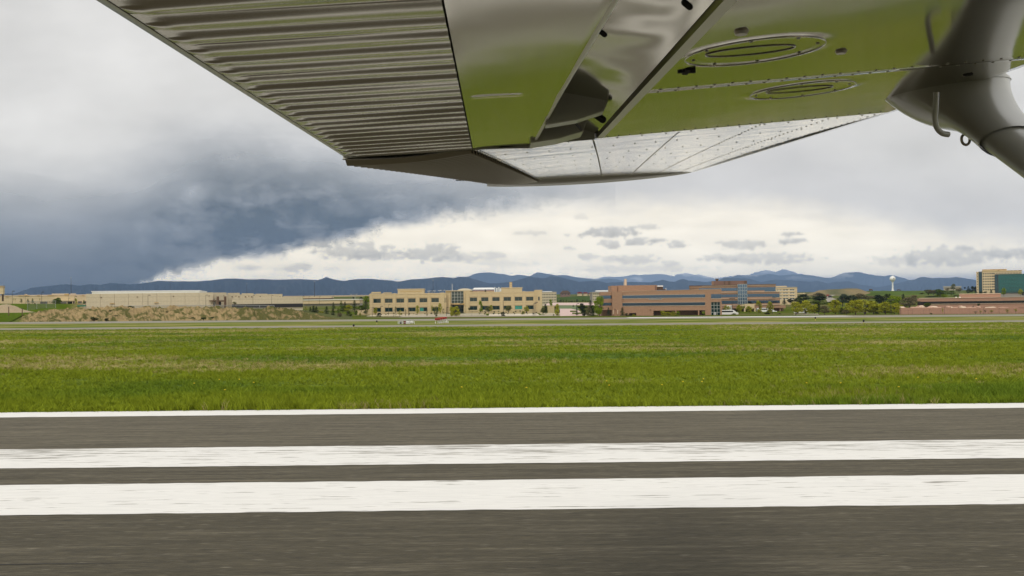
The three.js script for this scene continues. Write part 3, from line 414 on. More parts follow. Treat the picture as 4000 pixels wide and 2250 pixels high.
// ---------- brick office, near ----------
{
  const d = 372, o = B('office_building', 'reddish brown brick office with two long dark ribbon windows and open ground floor bays', 'office building', 4, 1420, 838, d);
  const rc = (c, x0, yt, x1, yb, dd = d) => o.R(x0, yt, x1, yb, c, dd), bl = (n, m, c, x0, yt, x1, yb, z0, z1) => part(o, n, rb(rc(c, x0, yt, x1, yb), z0, z1), m);
  // levels measured at the left and right ends of the long front (crop 5 x = crop 4 x - 2147)
  const X0 = 1420, X1 = 2147 + 935, yl = (l, r) => (x) => lerp(l, r, (x - X0) / (X1 - X0));
  const lv = { top: yl(424, 384), w1t: yl(490, 466), w1b: yl(543, 521), w2t: yl(617, 599), w2b: yl(668, 655), g: yl(752, 733), base: yl(842, 832) };
  const bandPart = (n, m, x0, x1, a, b, z0, z1, k = 10) => { const g = []; const N = Math.max(1, Math.round((x1 - x0) / 160)); for (let i = 0; i < N; i++) { const p = lerp(x0, x1, i / N), q = lerp(x0, x1, (i + 1) / N), mid = (p + q) / 2; const l = o.L(p, a(mid)), r = o.L(q, b(mid)); g.push(box(l[0], r[0], r[1], l[1], z0, z1)); } return part(o, n, g, m); };
  // a sheared prism keeps the long bands straight
  const slab = (n, m, x0, x1, a, b, z0, z1) => { const p = [[x0, a], [x1, a], [x1, b], [x0, b]].map(([x, f]) => o.L(x, f(x))), s = new THREE.Shape(p.map(([x, y]) => new THREE.Vector2(x, y))); const g = metric(new THREE.ExtrudeGeometry(s, { depth: z1 - z0, bevelEnabled: false }).translate(0, 0, z0)); return part(o, n, g, m); };
  const xw = 2147 + 665, xb = 2147 + 762;
  slab('wall', M.brick, X0, X1, lv.top, lv.w1t, -0.5, 0); slab('wall', M.brick, X0, xw, lv.w1b, lv.w2t, -0.5, 0); slab('wall', M.brick, X0, xw, lv.w2b, lv.g, -0.5, 0); slab('wall', M.brick, xw, xb, lv.w1t, (x) => lv.base(x) + 25, -0.5, 0); slab('wall', M.brick, xb, X1, (x) => lv.w1b(x) + 18, (x) => lv.w2t(x) - 2, -0.5, 0);
  slab('window', M.blue, X0, xw, lv.w1t, lv.w1b, -0.7, -0.35); slab('window', M.blue, X0, xw, lv.w2t, lv.w2b, -0.7, -0.35); slab('window', M.blue, xb, X1, lv.w1t, (x) => lv.w1b(x) + 18, -0.7, -0.3);
  slab('sill', M.sill, X0, xw, (x) => lv.w1b(x) - 2, (x) => lv.w1b(x) + 4, -0.3, 0.12); slab('sill', M.sill, X0, xw, (x) => lv.w2b(x) - 2, (x) => lv.w2b(x) + 4, -0.3, 0.12); slab('sill', M.sill, xb, X1, (x) => lv.w1b(x) + 17, (x) => lv.w1b(x) + 23, -0.3, 0.12); slab('coping', M.sill, X0, X1, (x) => lv.top(x) - 3, (x) => lv.top(x) + 1, -0.6, 0.1); slab('sill', M.sill, X0, xw, (x) => lv.w2t(x) - 4, (x) => lv.w2t(x), -0.3, 0.06); slab('sill', M.sill, X0, xw, (x) => lv.w1t(x) - 4, (x) => lv.w1t(x), -0.3, 0.06);
  // stepped-down sash of the upper ribbon
  bl('window', M.blue, 4, 1870, 536, 2078, 556, -0.3, 0.04); bl('sill', M.sill, 4, 1862, 555, 2086, 561, -0.3, 0.14);
  // ground floor: solid part, openings, piers
  const gf = (a, b) => slab('wall', M.brick, a, b, lv.g, (x) => lv.base(x) + 25, -0.5, 0); gf(X0, 1535); gf(1655, 1943); gf(2310, 2328); gf(2367 - 52, 2367 - 50); gf(2147 + 545, 2147 + 565);
  slab('wall', M.brick, 1535, 1655, lv.g, yl(787, 770), -0.5, 0);
  slab('wall', M.brick2, X0 + 10, xw, lv.g, (x) => lv.base(x) + 25, -9, -6); slab('floor', M.roofGrey, X0 + 10, xw, (x) => lv.g(x) - 4, lv.g, -8.9, -0.5);
  slab('wall', M.brick, X0 + 4, X1 - 4, (x) => lv.top(x) + 20, (x) => lv.g(x) - 6, -42, -0.9);
  // glass entrance
  { const r = rc(5, 764, 597, 920, 832); win(o, r.x0, r.x1, r.y0, r.y1, -0.35, 3, 4, M.frameLight, M.teal, 0.14); const q = rc(5, 808, 778, 846, 832); win(o, q.x0, q.x1, q.y0, q.y1, 0.1, 2, 1, M.white, M.black, 0.16); } bl('wall', M.brick, 5, 918, 597, 943, 850, -0.6, 0.1);
  // stair tower and left return
  bl('stair_tower', M.brick, 4, 1250, 426, 1416, 850, -8, 0.9);
  for (const [t, b] of [[434, 490], [545, 612], [662, 735]]) bl('wall', M.brick, 4, 1065, t, 1252, b, -7, -1.2); for (const [t, b] of [[490, 545], [612, 662]]) bl('window', M.blue, 4, 1070, t, 1250, b, -6.9, -1.5); bl('wall', M.brick2, 4, 1080, 735, 1250, 850, -13, -4); for (const x of [1256, 1330]) { const r = rc(4, x, 735, x + 12, 805); part(o, 'post', rb(r, 1, 1.4), M.sill); }
  // roof
  bl('penthouse', M.brick, 4, 1398, 312, 2065, 430, -22, -9); bl('penthouse', M.brick, 4, 1286, 320, 1384, 434, -20, -8.6); bl('penthouse', M.brick2, 4, 1382, 318, 1400, 432, -19, -9.6); bl('penthouse', M.brick, 4, 1925, 326, 2060, 400, -16, -8.8); bl('duct', M.brickDark, 4, 2030, 318, 2052, 400, -12, -8.7);
  { const r = rc(4, 1550, 197, 1564, 315); part(o, 'flue', cyl(0.5, 0.5, r.y0, r.y1, 12, (r.x0 + r.x1) / 2, -14), M.sill); const q = rc(4, 1512, 258, 1518, 315); part(o, 'vent_pipe', cyl(0.14, 0.14, q.y0, q.y1, 6, (q.x0 + q.x1) / 2, -12), M.galv); }
  for (let i = 0; i < 3; i++) { const r = rc(4, 2078 + i * 34, 315, 2108 + i * 34, 338), s = rc(4, 2080 + i * 34, 338, 2110 + i * 34, 392); part(o, 'vent', [rb(r, -12, -9.4)], M.white); part(o, 'louvre', rb(s, -12, -9.8), M.brown); }
  bl('vent', M.brown, 4, 2180, 378, 2222, 394, -11, -9); { const r = rc(4, 2215, 366, 2240, 392); part(o, 'dish', new THREE.SphereGeometry(Math.abs(r.x1 - r.x0) / 2, 14, 10).translate((r.x0 + r.x1) / 2, (r.y0 + r.y1) / 2, -10), M.white); }
  bl('wall_lamp', M.brown, 4, 1882, 724, 1894, 736, 0, .5); bl('wall_lamp', M.brown, 4, 1288, 716, 1300, 728, .9, 1.4);
}
// ---------- brick office, far, with glass stair ----------
{
  const d = 440, o = B('office_building', 'stepped brick office with a blue glass stair tower, behind the nearer brick office', 'office building', 5, 940, 782, d);
  const rc = (x0, yt, x1, yb) => o.R(x0, yt, x1, yb), bl = (n, m, x0, yt, x1, yb, z0, z1) => part(o, n, rb(rc(x0, yt, x1, yb), z0, z1), m);
  bl('wall', M.brick2, 400, 322, 1205, 366, -30, -1); bl('coping', M.brown, 396, 318, 1205, 325, -30.2, -0.8); bl('wall', M.brick2, 1360, 308, 1836, 352, -30, -1); bl('coping', M.brown, 1358, 303, 1840, 311, -30.2, -0.8); bl('sill', M.sill, 610, 328, 1205, 334, -1.1, -0.7); bl('sill', M.sill, 1362, 317, 1836, 323, -1.1, -0.7);
  bl('window', M.blue, 560, 364, 1205, 414, -28, -1.4); bl('window', M.blue, 1362, 352, 1836, 424, -28, -1.4); bl('wall', M.brick2, 400, 366, 470, 400, -28, -1.5); bl('wall', M.brick2, 470, 366, 560, 400, -28, -1.2);
  bl('wall', M.brick2, 935, 414, 1208, 470, -30, 0); bl('wall', M.brick2, 1365, 408, 1650, 462, -30, 0); bl('wall', M.brick2, 1640, 424, 1895, 462, -30, 0.04); bl('sill', M.sill, 935, 433, 1208, 440, -.1, .3); bl('sill', M.sill, 1365, 427, 1895, 434, -.1, .3);
  bl('window', M.blue, 935, 472, 1210, 522, -28, -0.6); bl('window', M.blue, 1362, 462, 1898, 526, -28, -0.5); bl('wall', M.brick2, 935, 522, 1208, 576, -30, .3); bl('wall', M.brick2, 1365, 514, 1774, 572, -30, .3); bl('wall', M.brick2, 1765, 528, 1902, 572, -30, .34); bl('sill', M.sill, 935, 541, 1208, 548, .2, .6); bl('sill', M.sill, 1365, 537, 1774, 543, .2, .6);
  bl('window', M.blue, 935, 576, 1208, 632, -28, -0.4); bl('window', M.blue, 1365, 572, 1902, 620, -28, -0.4); bl('wall', M.brick2, 935, 632, 1280, 706, -30, .6); bl('wall', M.brick2, 1470, 620, 1905, 700, -30, .6); bl('wall', M.brick2, 1900, 655, 1992, 700, -20, .5); bl('sill', M.sill, 935, 650, 1290, 657, .5, .9); bl('sill', M.sill, 1480, 638, 1905, 645, .5, .9);
  bl('wall', M.brick2, 935, 700, 1985, 800, -14, -7); for (const x of [950, 1240, 1896]) bl('post', M.brick2, x, 700, x + 16, 790, -1.2, 0.2);
  { const r = rc(1205, 300, 1362, 636); part(o, 'stair_tower', box(r.x0 + .1, r.x1 - .1, r.y0, r.y1 - .1, -8, 0.8), M.brick2); win(o, r.x0, r.x1, r.y0, r.y1, 1.0, 4, 6, M.frameLight, M.blue, 0.14); }
  bl('canopy', M.cream, 1316, 630, 1470, 706, 1.5, 6); bl('canopy', M.cream, 1242, 645, 1320, 662, 1.5, 5); for (const x of [1298, 1464]) bl('column', M.cream, x, 700, x + 26, 786, 4.5, 5.8);
  bl('penthouse', M.brickDark, 815, 240, 1378, 310, -20, -8); bl('penthouse', M.brick2, 790, 244, 818, 310, -20, -8.6); for (const [a, b] of [[988, 1012], [1058, 1098], [1330, 1376]]) bl('louvre', M.brown, a, 244, b, 304, -9, -7.9);
  turnTo(o, 2680);
  { const r = rc(866, 197, 888, 244); part(o, 'flue', [cyl(0.55, 0.55, r.y0, r.y1 - 0.6, 10, (r.x0 + r.x1) / 2, -14), cyl(0.8, 0.8, r.y1 - 0.6, r.y1, 10, (r.x0 + r.x1) / 2, -14)], M.brown); }
}
// ---------- further buildings ----------
function slabOffice(name, label, c, x0, yt, x1, yb, d, cols, rows, wm, opt = {}) {
  const o = B(name, label, 'office building', c, x0, yb, d), r = o.R(x0, yt, x1, yb); r.y0 -= opt.foot ?? 3; const X = cols.map(([a, b]) => { const q = o.R(a, yt, b, yb); return [q.x0, q.x1]; }), Y = rows.map(([a, b]) => { const q = o.R(x0, a, x1, b); return [q.y0, q.y1]; });
  part(o, 'wall', wallGrid(r, X, Y, -0.6, 0), wm); part(o, 'wall', box(r.x0 + .05, r.x1 - .05, r.y0, r.y1 - .1, -(opt.deep ?? 18), -0.9), M.inside); part(o, 'roof', box(r.x0 - .15, r.x1 + .15, r.y1, r.y1 + .35, -(opt.deep ?? 18), 0.15), opt.roof ?? M.roofGrey);
  for (const [a, b] of X) for (const [p, q] of Y) { if (opt.panes) win(o, a, b, p, q, -0.35, opt.panes[0], opt.panes[1], opt.frame ?? M.frame, M.teal, opt.fw ?? 0.15); else { const k = `w${(b - a).toFixed(2)},${(q - p).toFixed(2)}`; if (!winCache.has(k)) winCache.set(k, box(-(b - a) / 2, (b - a) / 2, -(q - p) / 2, (q - p) / 2, -.1, .1)); const m = new THREE.Mesh(winCache.get(k), M.teal); m.name = 'window'; m.position.set((a + b) / 2, (p + q) / 2, -0.45); o.add(m); } }
  return o;
}
{
  const cols = (a, b, n, w) => [...Array(n).keys()].map((i) => { const x = lerp(a, b, (i + .5) / n); return [x - w / 2, x + w / 2]; });
  const g1 = slabOffice('office_building', 'grey tan four storey office with small square windows right of the beige office', 3, 2312, 328, 2492, 470, 640, cols(2312, 2492, 9, 11), [[350, 363], [384, 397], [418, 431], [452, 465]], M.concrete); { const r = g1.R(2315, 314, 2437, 328); part(g1, 'penthouse', rb(r, -14, -4), M.white); }
  turnTo(g1, 2118); const g2 = slabOffice('office_building', 'tan office with rows of square windows peeping out behind the brick office', 4, 920, 440, 1090, 640, 640, cols(925, 1075, 5, 17), [[455, 472], [500, 516], [546, 562], [590, 606]], M.concrete); { const r = g2.R(1000, 402, 1258, 422); part(g2, 'penthouse', rb(r, -14, -4), M.white); const q = g2.R(916, 428, 1290, 442); part(g2, 'roof_edge', rb(q, -15, .4), M.roofGrey); }
  const g3 = slabOffice('office_building', 'cream office with three rows of wide windows right of the stepped brick office', 5, 1842, 358, 2206, 600, 620, [[1860, 1895], [1912, 1948], [1965, 2060], [2078, 2164]], [[386, 410], [438, 460], [486, 508], [532, 556]], M.cream, { panes: [2, 1], frame: M.white, foot: 2 }); { const r = g3.R(1842, 330, 2032, 360); part(g3, 'penthouse', rb(r, -12, -1), M.cream); const q = g3.R(2200, 450, 2340, 468); part(g3, 'wall', rb(q, -8, -2), M.cream); }
  turnTo(g3, 3030);
  // tall block at the right edge
  const o = B('office_tower', 'tall cream office tower with a dark teal glass wing at the right edge', 'office tower', 7, 1620, 742, 900), R = (a, t, b, e) => o.R(a, t, b, e);
  const ys = [...Array(7).keys()].map((i) => { const q = R(1740, 345 + i * 53.3, 1990, 369 + i * 53.3); return [q.y0, q.y1]; });
  const w1 = R(1618, 318, 1662, 745); w1.y0 -= 4; const x1 = R(1634, 400, 1650, 500); part(o, 'wall', wallGrid(w1, [[x1.x0, x1.x1]], ys, -0.8, 0), M.cream);
  const w2 = R(1736, 310, 2000, 745); w2.y0 -= 4; const xs = [1760, 1807, 1852, 1896, 1937, 1970].map((x) => { const q = R(x - 13, 400, x + 13, 500); return [q.x0, q.x1]; }); part(o, 'wall', wallGrid(w2, xs, ys, -0.8, 0), M.cream);
  const w3 = R(1998, 308, 2514, 372), tops = [...Array(17).keys()].map((i) => { const q = R(2012 + i * 30, 340, 2026 + i * 30, 362); return [q.x0, q.x1]; }); const ty = R(2000, 340, 2500, 363); part(o, 'wall', wallGrid(w3, tops, [[ty.y0, ty.y1]], -0.8, 0), M.cream);
  part(o, 'wall', box(w1.x0 + .1, w3.x1 - .1, w1.y0, w3.y1 - .3, -40, -1.4), M.inside); part(o, 'roof', box(w1.x0, w3.x1, w3.y1 - .3, w3.y1, -40, -1.0), M.cream); part(o, 'wall', box(w1.x0 - .02, w1.x0 + .4, w1.y0, w1.y1, -40, -0.8), M.cream);
  const sw = (a, b, p, q) => { const k = `t${(b - a).toFixed(2)},${(q - p).toFixed(2)}`; if (!winCache.has(k)) winCache.set(k, box(-(b - a) / 2, (b - a) / 2, -(q - p) / 2, (q - p) / 2, -.1, .1)); const m = new THREE.Mesh(winCache.get(k), M.teal); m.name = 'window'; m.position.set((a + b) / 2, (p + q) / 2, -0.7); o.add(m); };
  for (const [p, q] of ys) { sw(x1.x0, x1.x1, p, q); for (const [a, b] of xs) sw(a, b, p, q); } for (const [a, b] of tops) sw(a, b, ty.y0, ty.y1);
  const panel = (a, t, b, e, nx, ny, z, gm, fm) => { const r = R(a, t, b, e); const m = win(o, r.x0, r.x1, r.y0, r.y1, z, 1, 1, fm, gm, 0.4); m.name = 'curtain_wall'; const g = []; for (let i = 1; i < nx; i++) { const x = lerp(r.x0, r.x1, i / nx) - (r.x0 + r.x1) / 2; g.push(box(x - .09, x + .09, -(r.y1 - r.y0) / 2, (r.y1 - r.y0) / 2, 0, .12)); } for (let j = 1; j < ny; j++) { const y = lerp(r.y0, r.y1, j / ny) - (r.y0 + r.y1) / 2; g.push(box(-(r.x1 - r.x0) / 2, (r.x1 - r.x0) / 2, y - .14, y + .14, 0, .1)); } part(m, 'mullion', g, fm); };
  panel(1662, 320, 1736, 742, 3, 16, -0.2, M.towerDark, M.steel); panel(1986, 372, 2046, 742, 2, 14, 0.6, M.towerDark, M.steel); panel(2046, 366, 2700, 742, 20, 14, 1.0, M.tower, M.steel);
  const e = R(1986, 366, 2700, 742); part(o, 'wall', box(e.x0 + .3, e.x1, e.y0 - 4, e.y1 - .3, -30, 0.3), M.inside); const ph = R(1740, 266, 2222, 312); part(o, 'penthouse', rb(ph, -25, -6), M.cream); part(o, 'roof_edge', box(ph.x0 - .3, ph.x1 + .3, ph.y1 - .4, ph.y1, -25.2, -5.8), M.ochre); part(o, 'roof_edge', box(w2.x0 - .2, w3.x1 + .3, w3.y1, w3.y1 + .5, -4, .3), M.ochre); part(o, 'wall_lamp', box(ph.x0 + 14, ph.x0 + 14.8, ph.y0 + 0.5, ph.y0 + 1.1, -6, -5.5), M.brown);
  turnTo(o, 3815);
  // low terraced building in front of it
  const p = B('office_building', 'low pinkish brick building with one long black ribbon window, below the tower', 'office building', 7, 430, 1000, 480), Q = (a, t, b, e) => p.R(a, t, b, e), pb = (n, m, a, t, b, e, z0, z1) => part(p, n, rb(Q(a, t, b, e), z0, z1), m);
  const slab = (n, m, x0, x1, a0, a1, b0, b1, z0, z1) => { const q = [[x0, a0], [x1, a1], [x1, b1], [x0, b0]].map(([x, y]) => p.L(x, y)), s = new THREE.Shape(q.map(([x, y]) => new THREE.Vector2(x, y))); part(p, n, metric(new THREE.ExtrudeGeometry(s, { depth: z1 - z0, bevelEnabled: false }).translate(0, 0, z0)), m); };
  slab('wall', M.pink, 430, 2700, 858, 824, 920, 886, -20, 0); slab('roof_edge', M.sill, 470, 2700, 846, 820, 858, 824, -20, 0.3); slab('window', M.black, 430, 2700, 920, 892, 968, 938, -20, -0.5); slab('wall', M.pink, 430, 2700, 990, 940, 1060, 1030, -20, 0.2); slab('window', M.black, 430, 700, 968, 966, 992, 986, -19, -0.3); slab('sill', M.sill, 700, 2700, 966, 938, 972, 944, -1, 0.5); slab('sill', M.brown, 430, 2700, 966, 936, 968, 939, -0.6, 0.1);
  pb('penthouse', M.pink, 1283, 764, 2076, 838, -16, -5); pb('roof_edge', M.sill, 1278, 756, 2080, 766, -16.2, -4.8); for (const x of [1205, 1278]) pb('vent', M.white, x - 12, 822, x + 14, 846, -6, -3.5);
  turnTo(p, 3584);
  const w = B('retaining_wall', 'long plain pink wall along the far side of the second runway', 'wall', 7, 105, 1170, 335); for (let i = 0; i < 12; i++) { const q = w.R(105 + i * 197, 1042, 105 + (i + 1) * 197, 1172); part(w, 'wall_panel', box(q.x0 + .02, q.x1 - .02, q.y0 - 2, q.y1, -0.4, 0), M.pink); } { const q = w.R(2470, 1050, 2760, 1172); part(w, 'wall_panel', box(q.x0, q.x1, q.y0 - 2, q.y1, -6, -5), M.pink); const e2 = w.R(105, 1042, 2470, 1172); part(w, 'wall', box(e2.x0, e2.x1, e2.y0 - 2, e2.y1 - .1, -1.4, -0.5), M.pink); }
  // boulders and ledges on top of the wall
  seed(51); const stones = [[60, 170, 1018, 1042], [145, 175, 1026, 1056], [250, 305, 1044, 1056], [330, 370, 1042, 1058], [290, 400, 1024, 1044], [360, 530, 1018, 1048], [470, 560, 996, 1016], [485, 540, 1044, 1060], [545, 575, 1038, 1058], [575, 620, 1040, 1058], [610, 760, 1022, 1050], [665, 760, 1004, 1022], [700, 830, 1008, 1032], [765, 925, 1030, 1054], [1010, 1090, 1002, 1020], [1020, 1140, 1018, 1040], [1125, 1290, 1024, 1050], [1265, 1330, 996, 1022], [1285, 1400, 1014, 1034], [1405, 1630, 1024, 1046], [1625, 1690, 1010, 1030], [1790, 2025, 1024, 1040], [2035, 2280, 1026, 1042], [2480, 2535, 1048, 1062]];
  stones.forEach(([a, b, t, e], i) => {
    const s = B('boulder', 'pink boulder in the row of rocks along the top of the pink wall', 'boulder', 7, (a + b) / 2, e, 345 + rr(0, 6), 'boulders on top of the pink wall'), q = s.R(a, t, b, e), wd = q.x1 - q.x0, h = q.y1 - q.y0 + 0.9;
    const g = new THREE.IcosahedronGeometry(1, 2), P = g.attributes.position; for (let k = 0; k < P.count; k++) { const x = P.getX(k), y = P.getY(k), z = P.getZ(k), f = 1 + 0.22 * noise(x * 2 + i * 7, y * 2 + z * 1.7); P.setXYZ(k, Math.sign(x) * Math.pow(Math.abs(x), .7) * f * wd / 2, (Math.sign(y) * Math.pow(Math.abs(y), .6) * f) * h / 2 + h / 2 - 0.9, z * f * 1.4); } g.computeVertexNormals(); part(s, 'stone', g, i % 3 ? M.rock : M.sill);
  });
  // things on the skyline behind the beige office
  const dome = B('domed_hall', 'grey tan domed hall rising behind the beige office roof', 'hall', 3, 1235, 330, 700); { const q = dome.R(1235, 278, 1437, 330), W = (q.x1 - q.x0) / 2; part(dome, 'roof', new THREE.SphereGeometry(1, 28, 10, 0, 6.283, 0, 1.571).scale(W, q.y1 - q.y0 - 1, W * .7).translate((q.x0 + q.x1) / 2, q.y0 + 1, -W * .7), M.concrete); part(dome, 'wall', cyl(W, W, q.y0 - 14, q.y0 + 1.02, 28, (q.x0 + q.x1) / 2, -W * .7).scale(1, 1, 1), M.ochre); }
  const hall = B('shed', 'long shed with a white roof behind the beige office, left of white silos', 'shed', 3, 1440, 326, 720); { const q = hall.R(1440, 282, 1712, 328); part(hall, 'roof', metric(new THREE.ExtrudeGeometry(new THREE.Shape([[q.x0 + 1, q.y1], [q.x1 - 1, q.y1], [q.x1 + .5, lerp(q.y0, q.y1, .45)], [q.x0 - .5, lerp(q.y0, q.y1, .45)]].map((v) => new THREE.Vector2(...v))), { depth: 0.4, bevelEnabled: false }).rotateX(-0.5).translate(0, 0.8, 0)), M.white); part(hall, 'wall', box(q.x0, q.x1, q.y0 - 14, lerp(q.y0, q.y1, .5), -10, -0.2), M.cream); part(hall, 'roof_edge', box(q.x0 - .5, q.x1 + .5, lerp(q.y0, q.y1, .36), lerp(q.y0, q.y1, .43), 0.3, .6), M.red); }
  [[1716, 262, 0.5], [1742, 272, 0.9], [1768, 262, 0.5], [1788, 278, .9]].forEach(([x, t, k], i) => { const s = B('silo', ['tall thin white silo, left end of the row behind the beige office', 'fat white silo, second in the row behind the beige office', 'tall thin white silo, third in the row behind the beige office', 'fat white silo beside the beige penthouse'][i], 'silo', 3, x, 326, 690); const q = s.R(x - 9 * (k + .3), t, x + 9 * (k + .3), 328), r = (q.x1 - q.x0) / 2; part(s, 'tank', cyl(r, r, q.y0 - 14, q.y1 - r * .5, 16, 0, -r), M.white); part(s, 'cap', new THREE.SphereGeometry(r, 16, 6, 0, 6.283, 0, 1.571).scale(1, .5, 1).translate(0, q.y1 - r * .5, -r), M.paleMetal); });
  // ranch houses on the skyline and a long far retaining bank
  [[375, 560, 408, 492, 'dark brown house with a pitched roof on the skyline left of the red roofed houses', M.brown, M.brickDark], [660, 760, 432, 470, 'red roofed house on the skyline, left of three', M.maroon, M.cream], [760, 850, 436, 470, 'red roofed house on the skyline, middle of three', M.maroon, M.cream], [850, 925, 446, 472, 'red roofed house on the skyline, right of three', M.maroon, M.cream]].forEach(([a, b, t, e, label, rm, wm]) => { const s = B('house', label, 'house', 4, (a + b) / 2, e, 1500), q = s.R(a, t, b, e), h = q.y1 - q.y0, sh = new THREE.Shape([[q.x0, q.y0 + h * .45], [q.x1, q.y0 + h * .45], [lerp(q.x0, q.x1, .72), q.y1], [lerp(q.x0, q.x1, .28), q.y1]].map((v) => new THREE.Vector2(...v))); part(s, 'roof', metric(new THREE.ExtrudeGeometry(sh, { depth: 10, bevelEnabled: false }).translate(0, 0, -10)), rm); part(s, 'wall', box(q.x0 + 1, q.x1 - 1, q.y0 - 8, q.y0 + h * .47, -9, -1), wm); part(s, 'window', [0.2, 0.45, 0.7].map((k) => box(lerp(q.x0, q.x1, k), lerp(q.x0, q.x1, k + .1), q.y0 + h * .12, q.y0 + h * .35, -1, -.9)), M.black); });
  // low hall and car park behind the annex
  const lowb = B('warehouse', 'very long pale roofed hall behind the poles right of the concrete annex', 'warehouse', 2, 1560, 470, 520); { const q = lowb.R(1556, 415, 2270, 470); part(lowb, 'wall', box(q.x0, q.x1, q.y0, lerp(q.y0, q.y1, .8), -12, 0), M.cream); part(lowb, 'roof', box(q.x0 - .4, q.x1 + .4, lerp(q.y0, q.y1, .8), q.y1, -12.5, .4), M.paleMetal); part(lowb, 'wall', box(q.x0, q.x1, q.y0 - 1.2, q.y0, -12, -1), M.inside); }
  const lowc = B('warehouse', 'long brown and white hall on the skyline behind the pale roofed hall', 'warehouse', 2, 1560, 420, 900); { const q = lowc.R(1565, 386, 1910, 422); part(lowc, 'wall', box(q.x0, q.x1, q.y0 - 4, lerp(q.y0, q.y1, .55), -12, 0), M.brown); part(lowc, 'roof', box(q.x0 - .4, q.x1 + .4, lerp(q.y0, q.y1, .55), q.y1, -12.5, .4), M.cream); }
  const bank = B('retaining_wall', 'pale cream earth wall along the skyline between warehouse and beige office', 'wall', 2, 1330, 384, 1600); { const q = bank.R(1310, 373, 2420, 384); part(bank, 'wall', rb(q, -6, 0), M.cream); part(bank, 'coping', box(q.x0, q.x1, q.y1, q.y1 + .6, -6.4, .4), M.sill); }
  const fb = B('office_building', 'grey flat roofed building half hidden by trees left of the tower', 'office building', 7, 960, 690, 1300); { const q = fb.R(960, 630, 1300, 690); turnTo(fb, 3690); part(fb, 'wall', rb(q, -20, 0), M.concrete); part(fb, 'window', box(q.x0 + 1, q.x1 - 1, lerp(q.y0, q.y1, .35), lerp(q.y0, q.y1, .6), 0, .12), M.black); part(fb, 'roof', box(q.x0 - 1, q.x1 + 1, q.y1, q.y1 + 1.4, -21, 1), M.roofGrey); }
}
// ---------- trees ----------
const leafTris = (spots) => {           // spots: [x, y, z, size, stretch]
  const pos = [], nor = [], uv = [], n = V(), a = V(), b = V();
  for (const [x, y, z, s, st = 1] of spots) {
    n.set(rr(-1, 1), rr(-0.4, 1), rr(-1, 1)).normalize(); a.set(rr(-1, 1), rr(-1, 1), rr(-1, 1)).cross(n).normalize(); b.crossVectors(n, a);
    for (const [u, v] of [[-.5, -.35], [.5, -.35], [0.12, .65]]) { pos.push(x + (a.x * u + b.x * v) * s * st, y + (a.y * u + b.y * v) * s, z + (a.z * u + b.z * v) * s * st); nor.push(n.x, n.y, n.z); uv.push(0, 0); }
  }
  const g = new THREE.BufferGeometry(); g.setAttribute('position', new THREE.Float32BufferAttribute(pos, 3)); g.setAttribute('normal', new THREE.Float32BufferAttribute(nor, 3)); g.setAttribute('uv', new THREE.Float32BufferAttribute(uv, 2)); return g;
};
const limb = (x0, y0, z0, x1, y1, z1, r0, r1) => { const a = V(x0, y0, z0), d = V(x1, y1, z1).sub(a), g = new THREE.CylinderGeometry(r1, r0, d.length(), 5).translate(0, d.length() / 2, 0); return g.applyQuaternion(new THREE.Quaternion().setFromUnitVectors(V(0, 1, 0), d.clone().normalize())).translate(x0, y0, z0); };
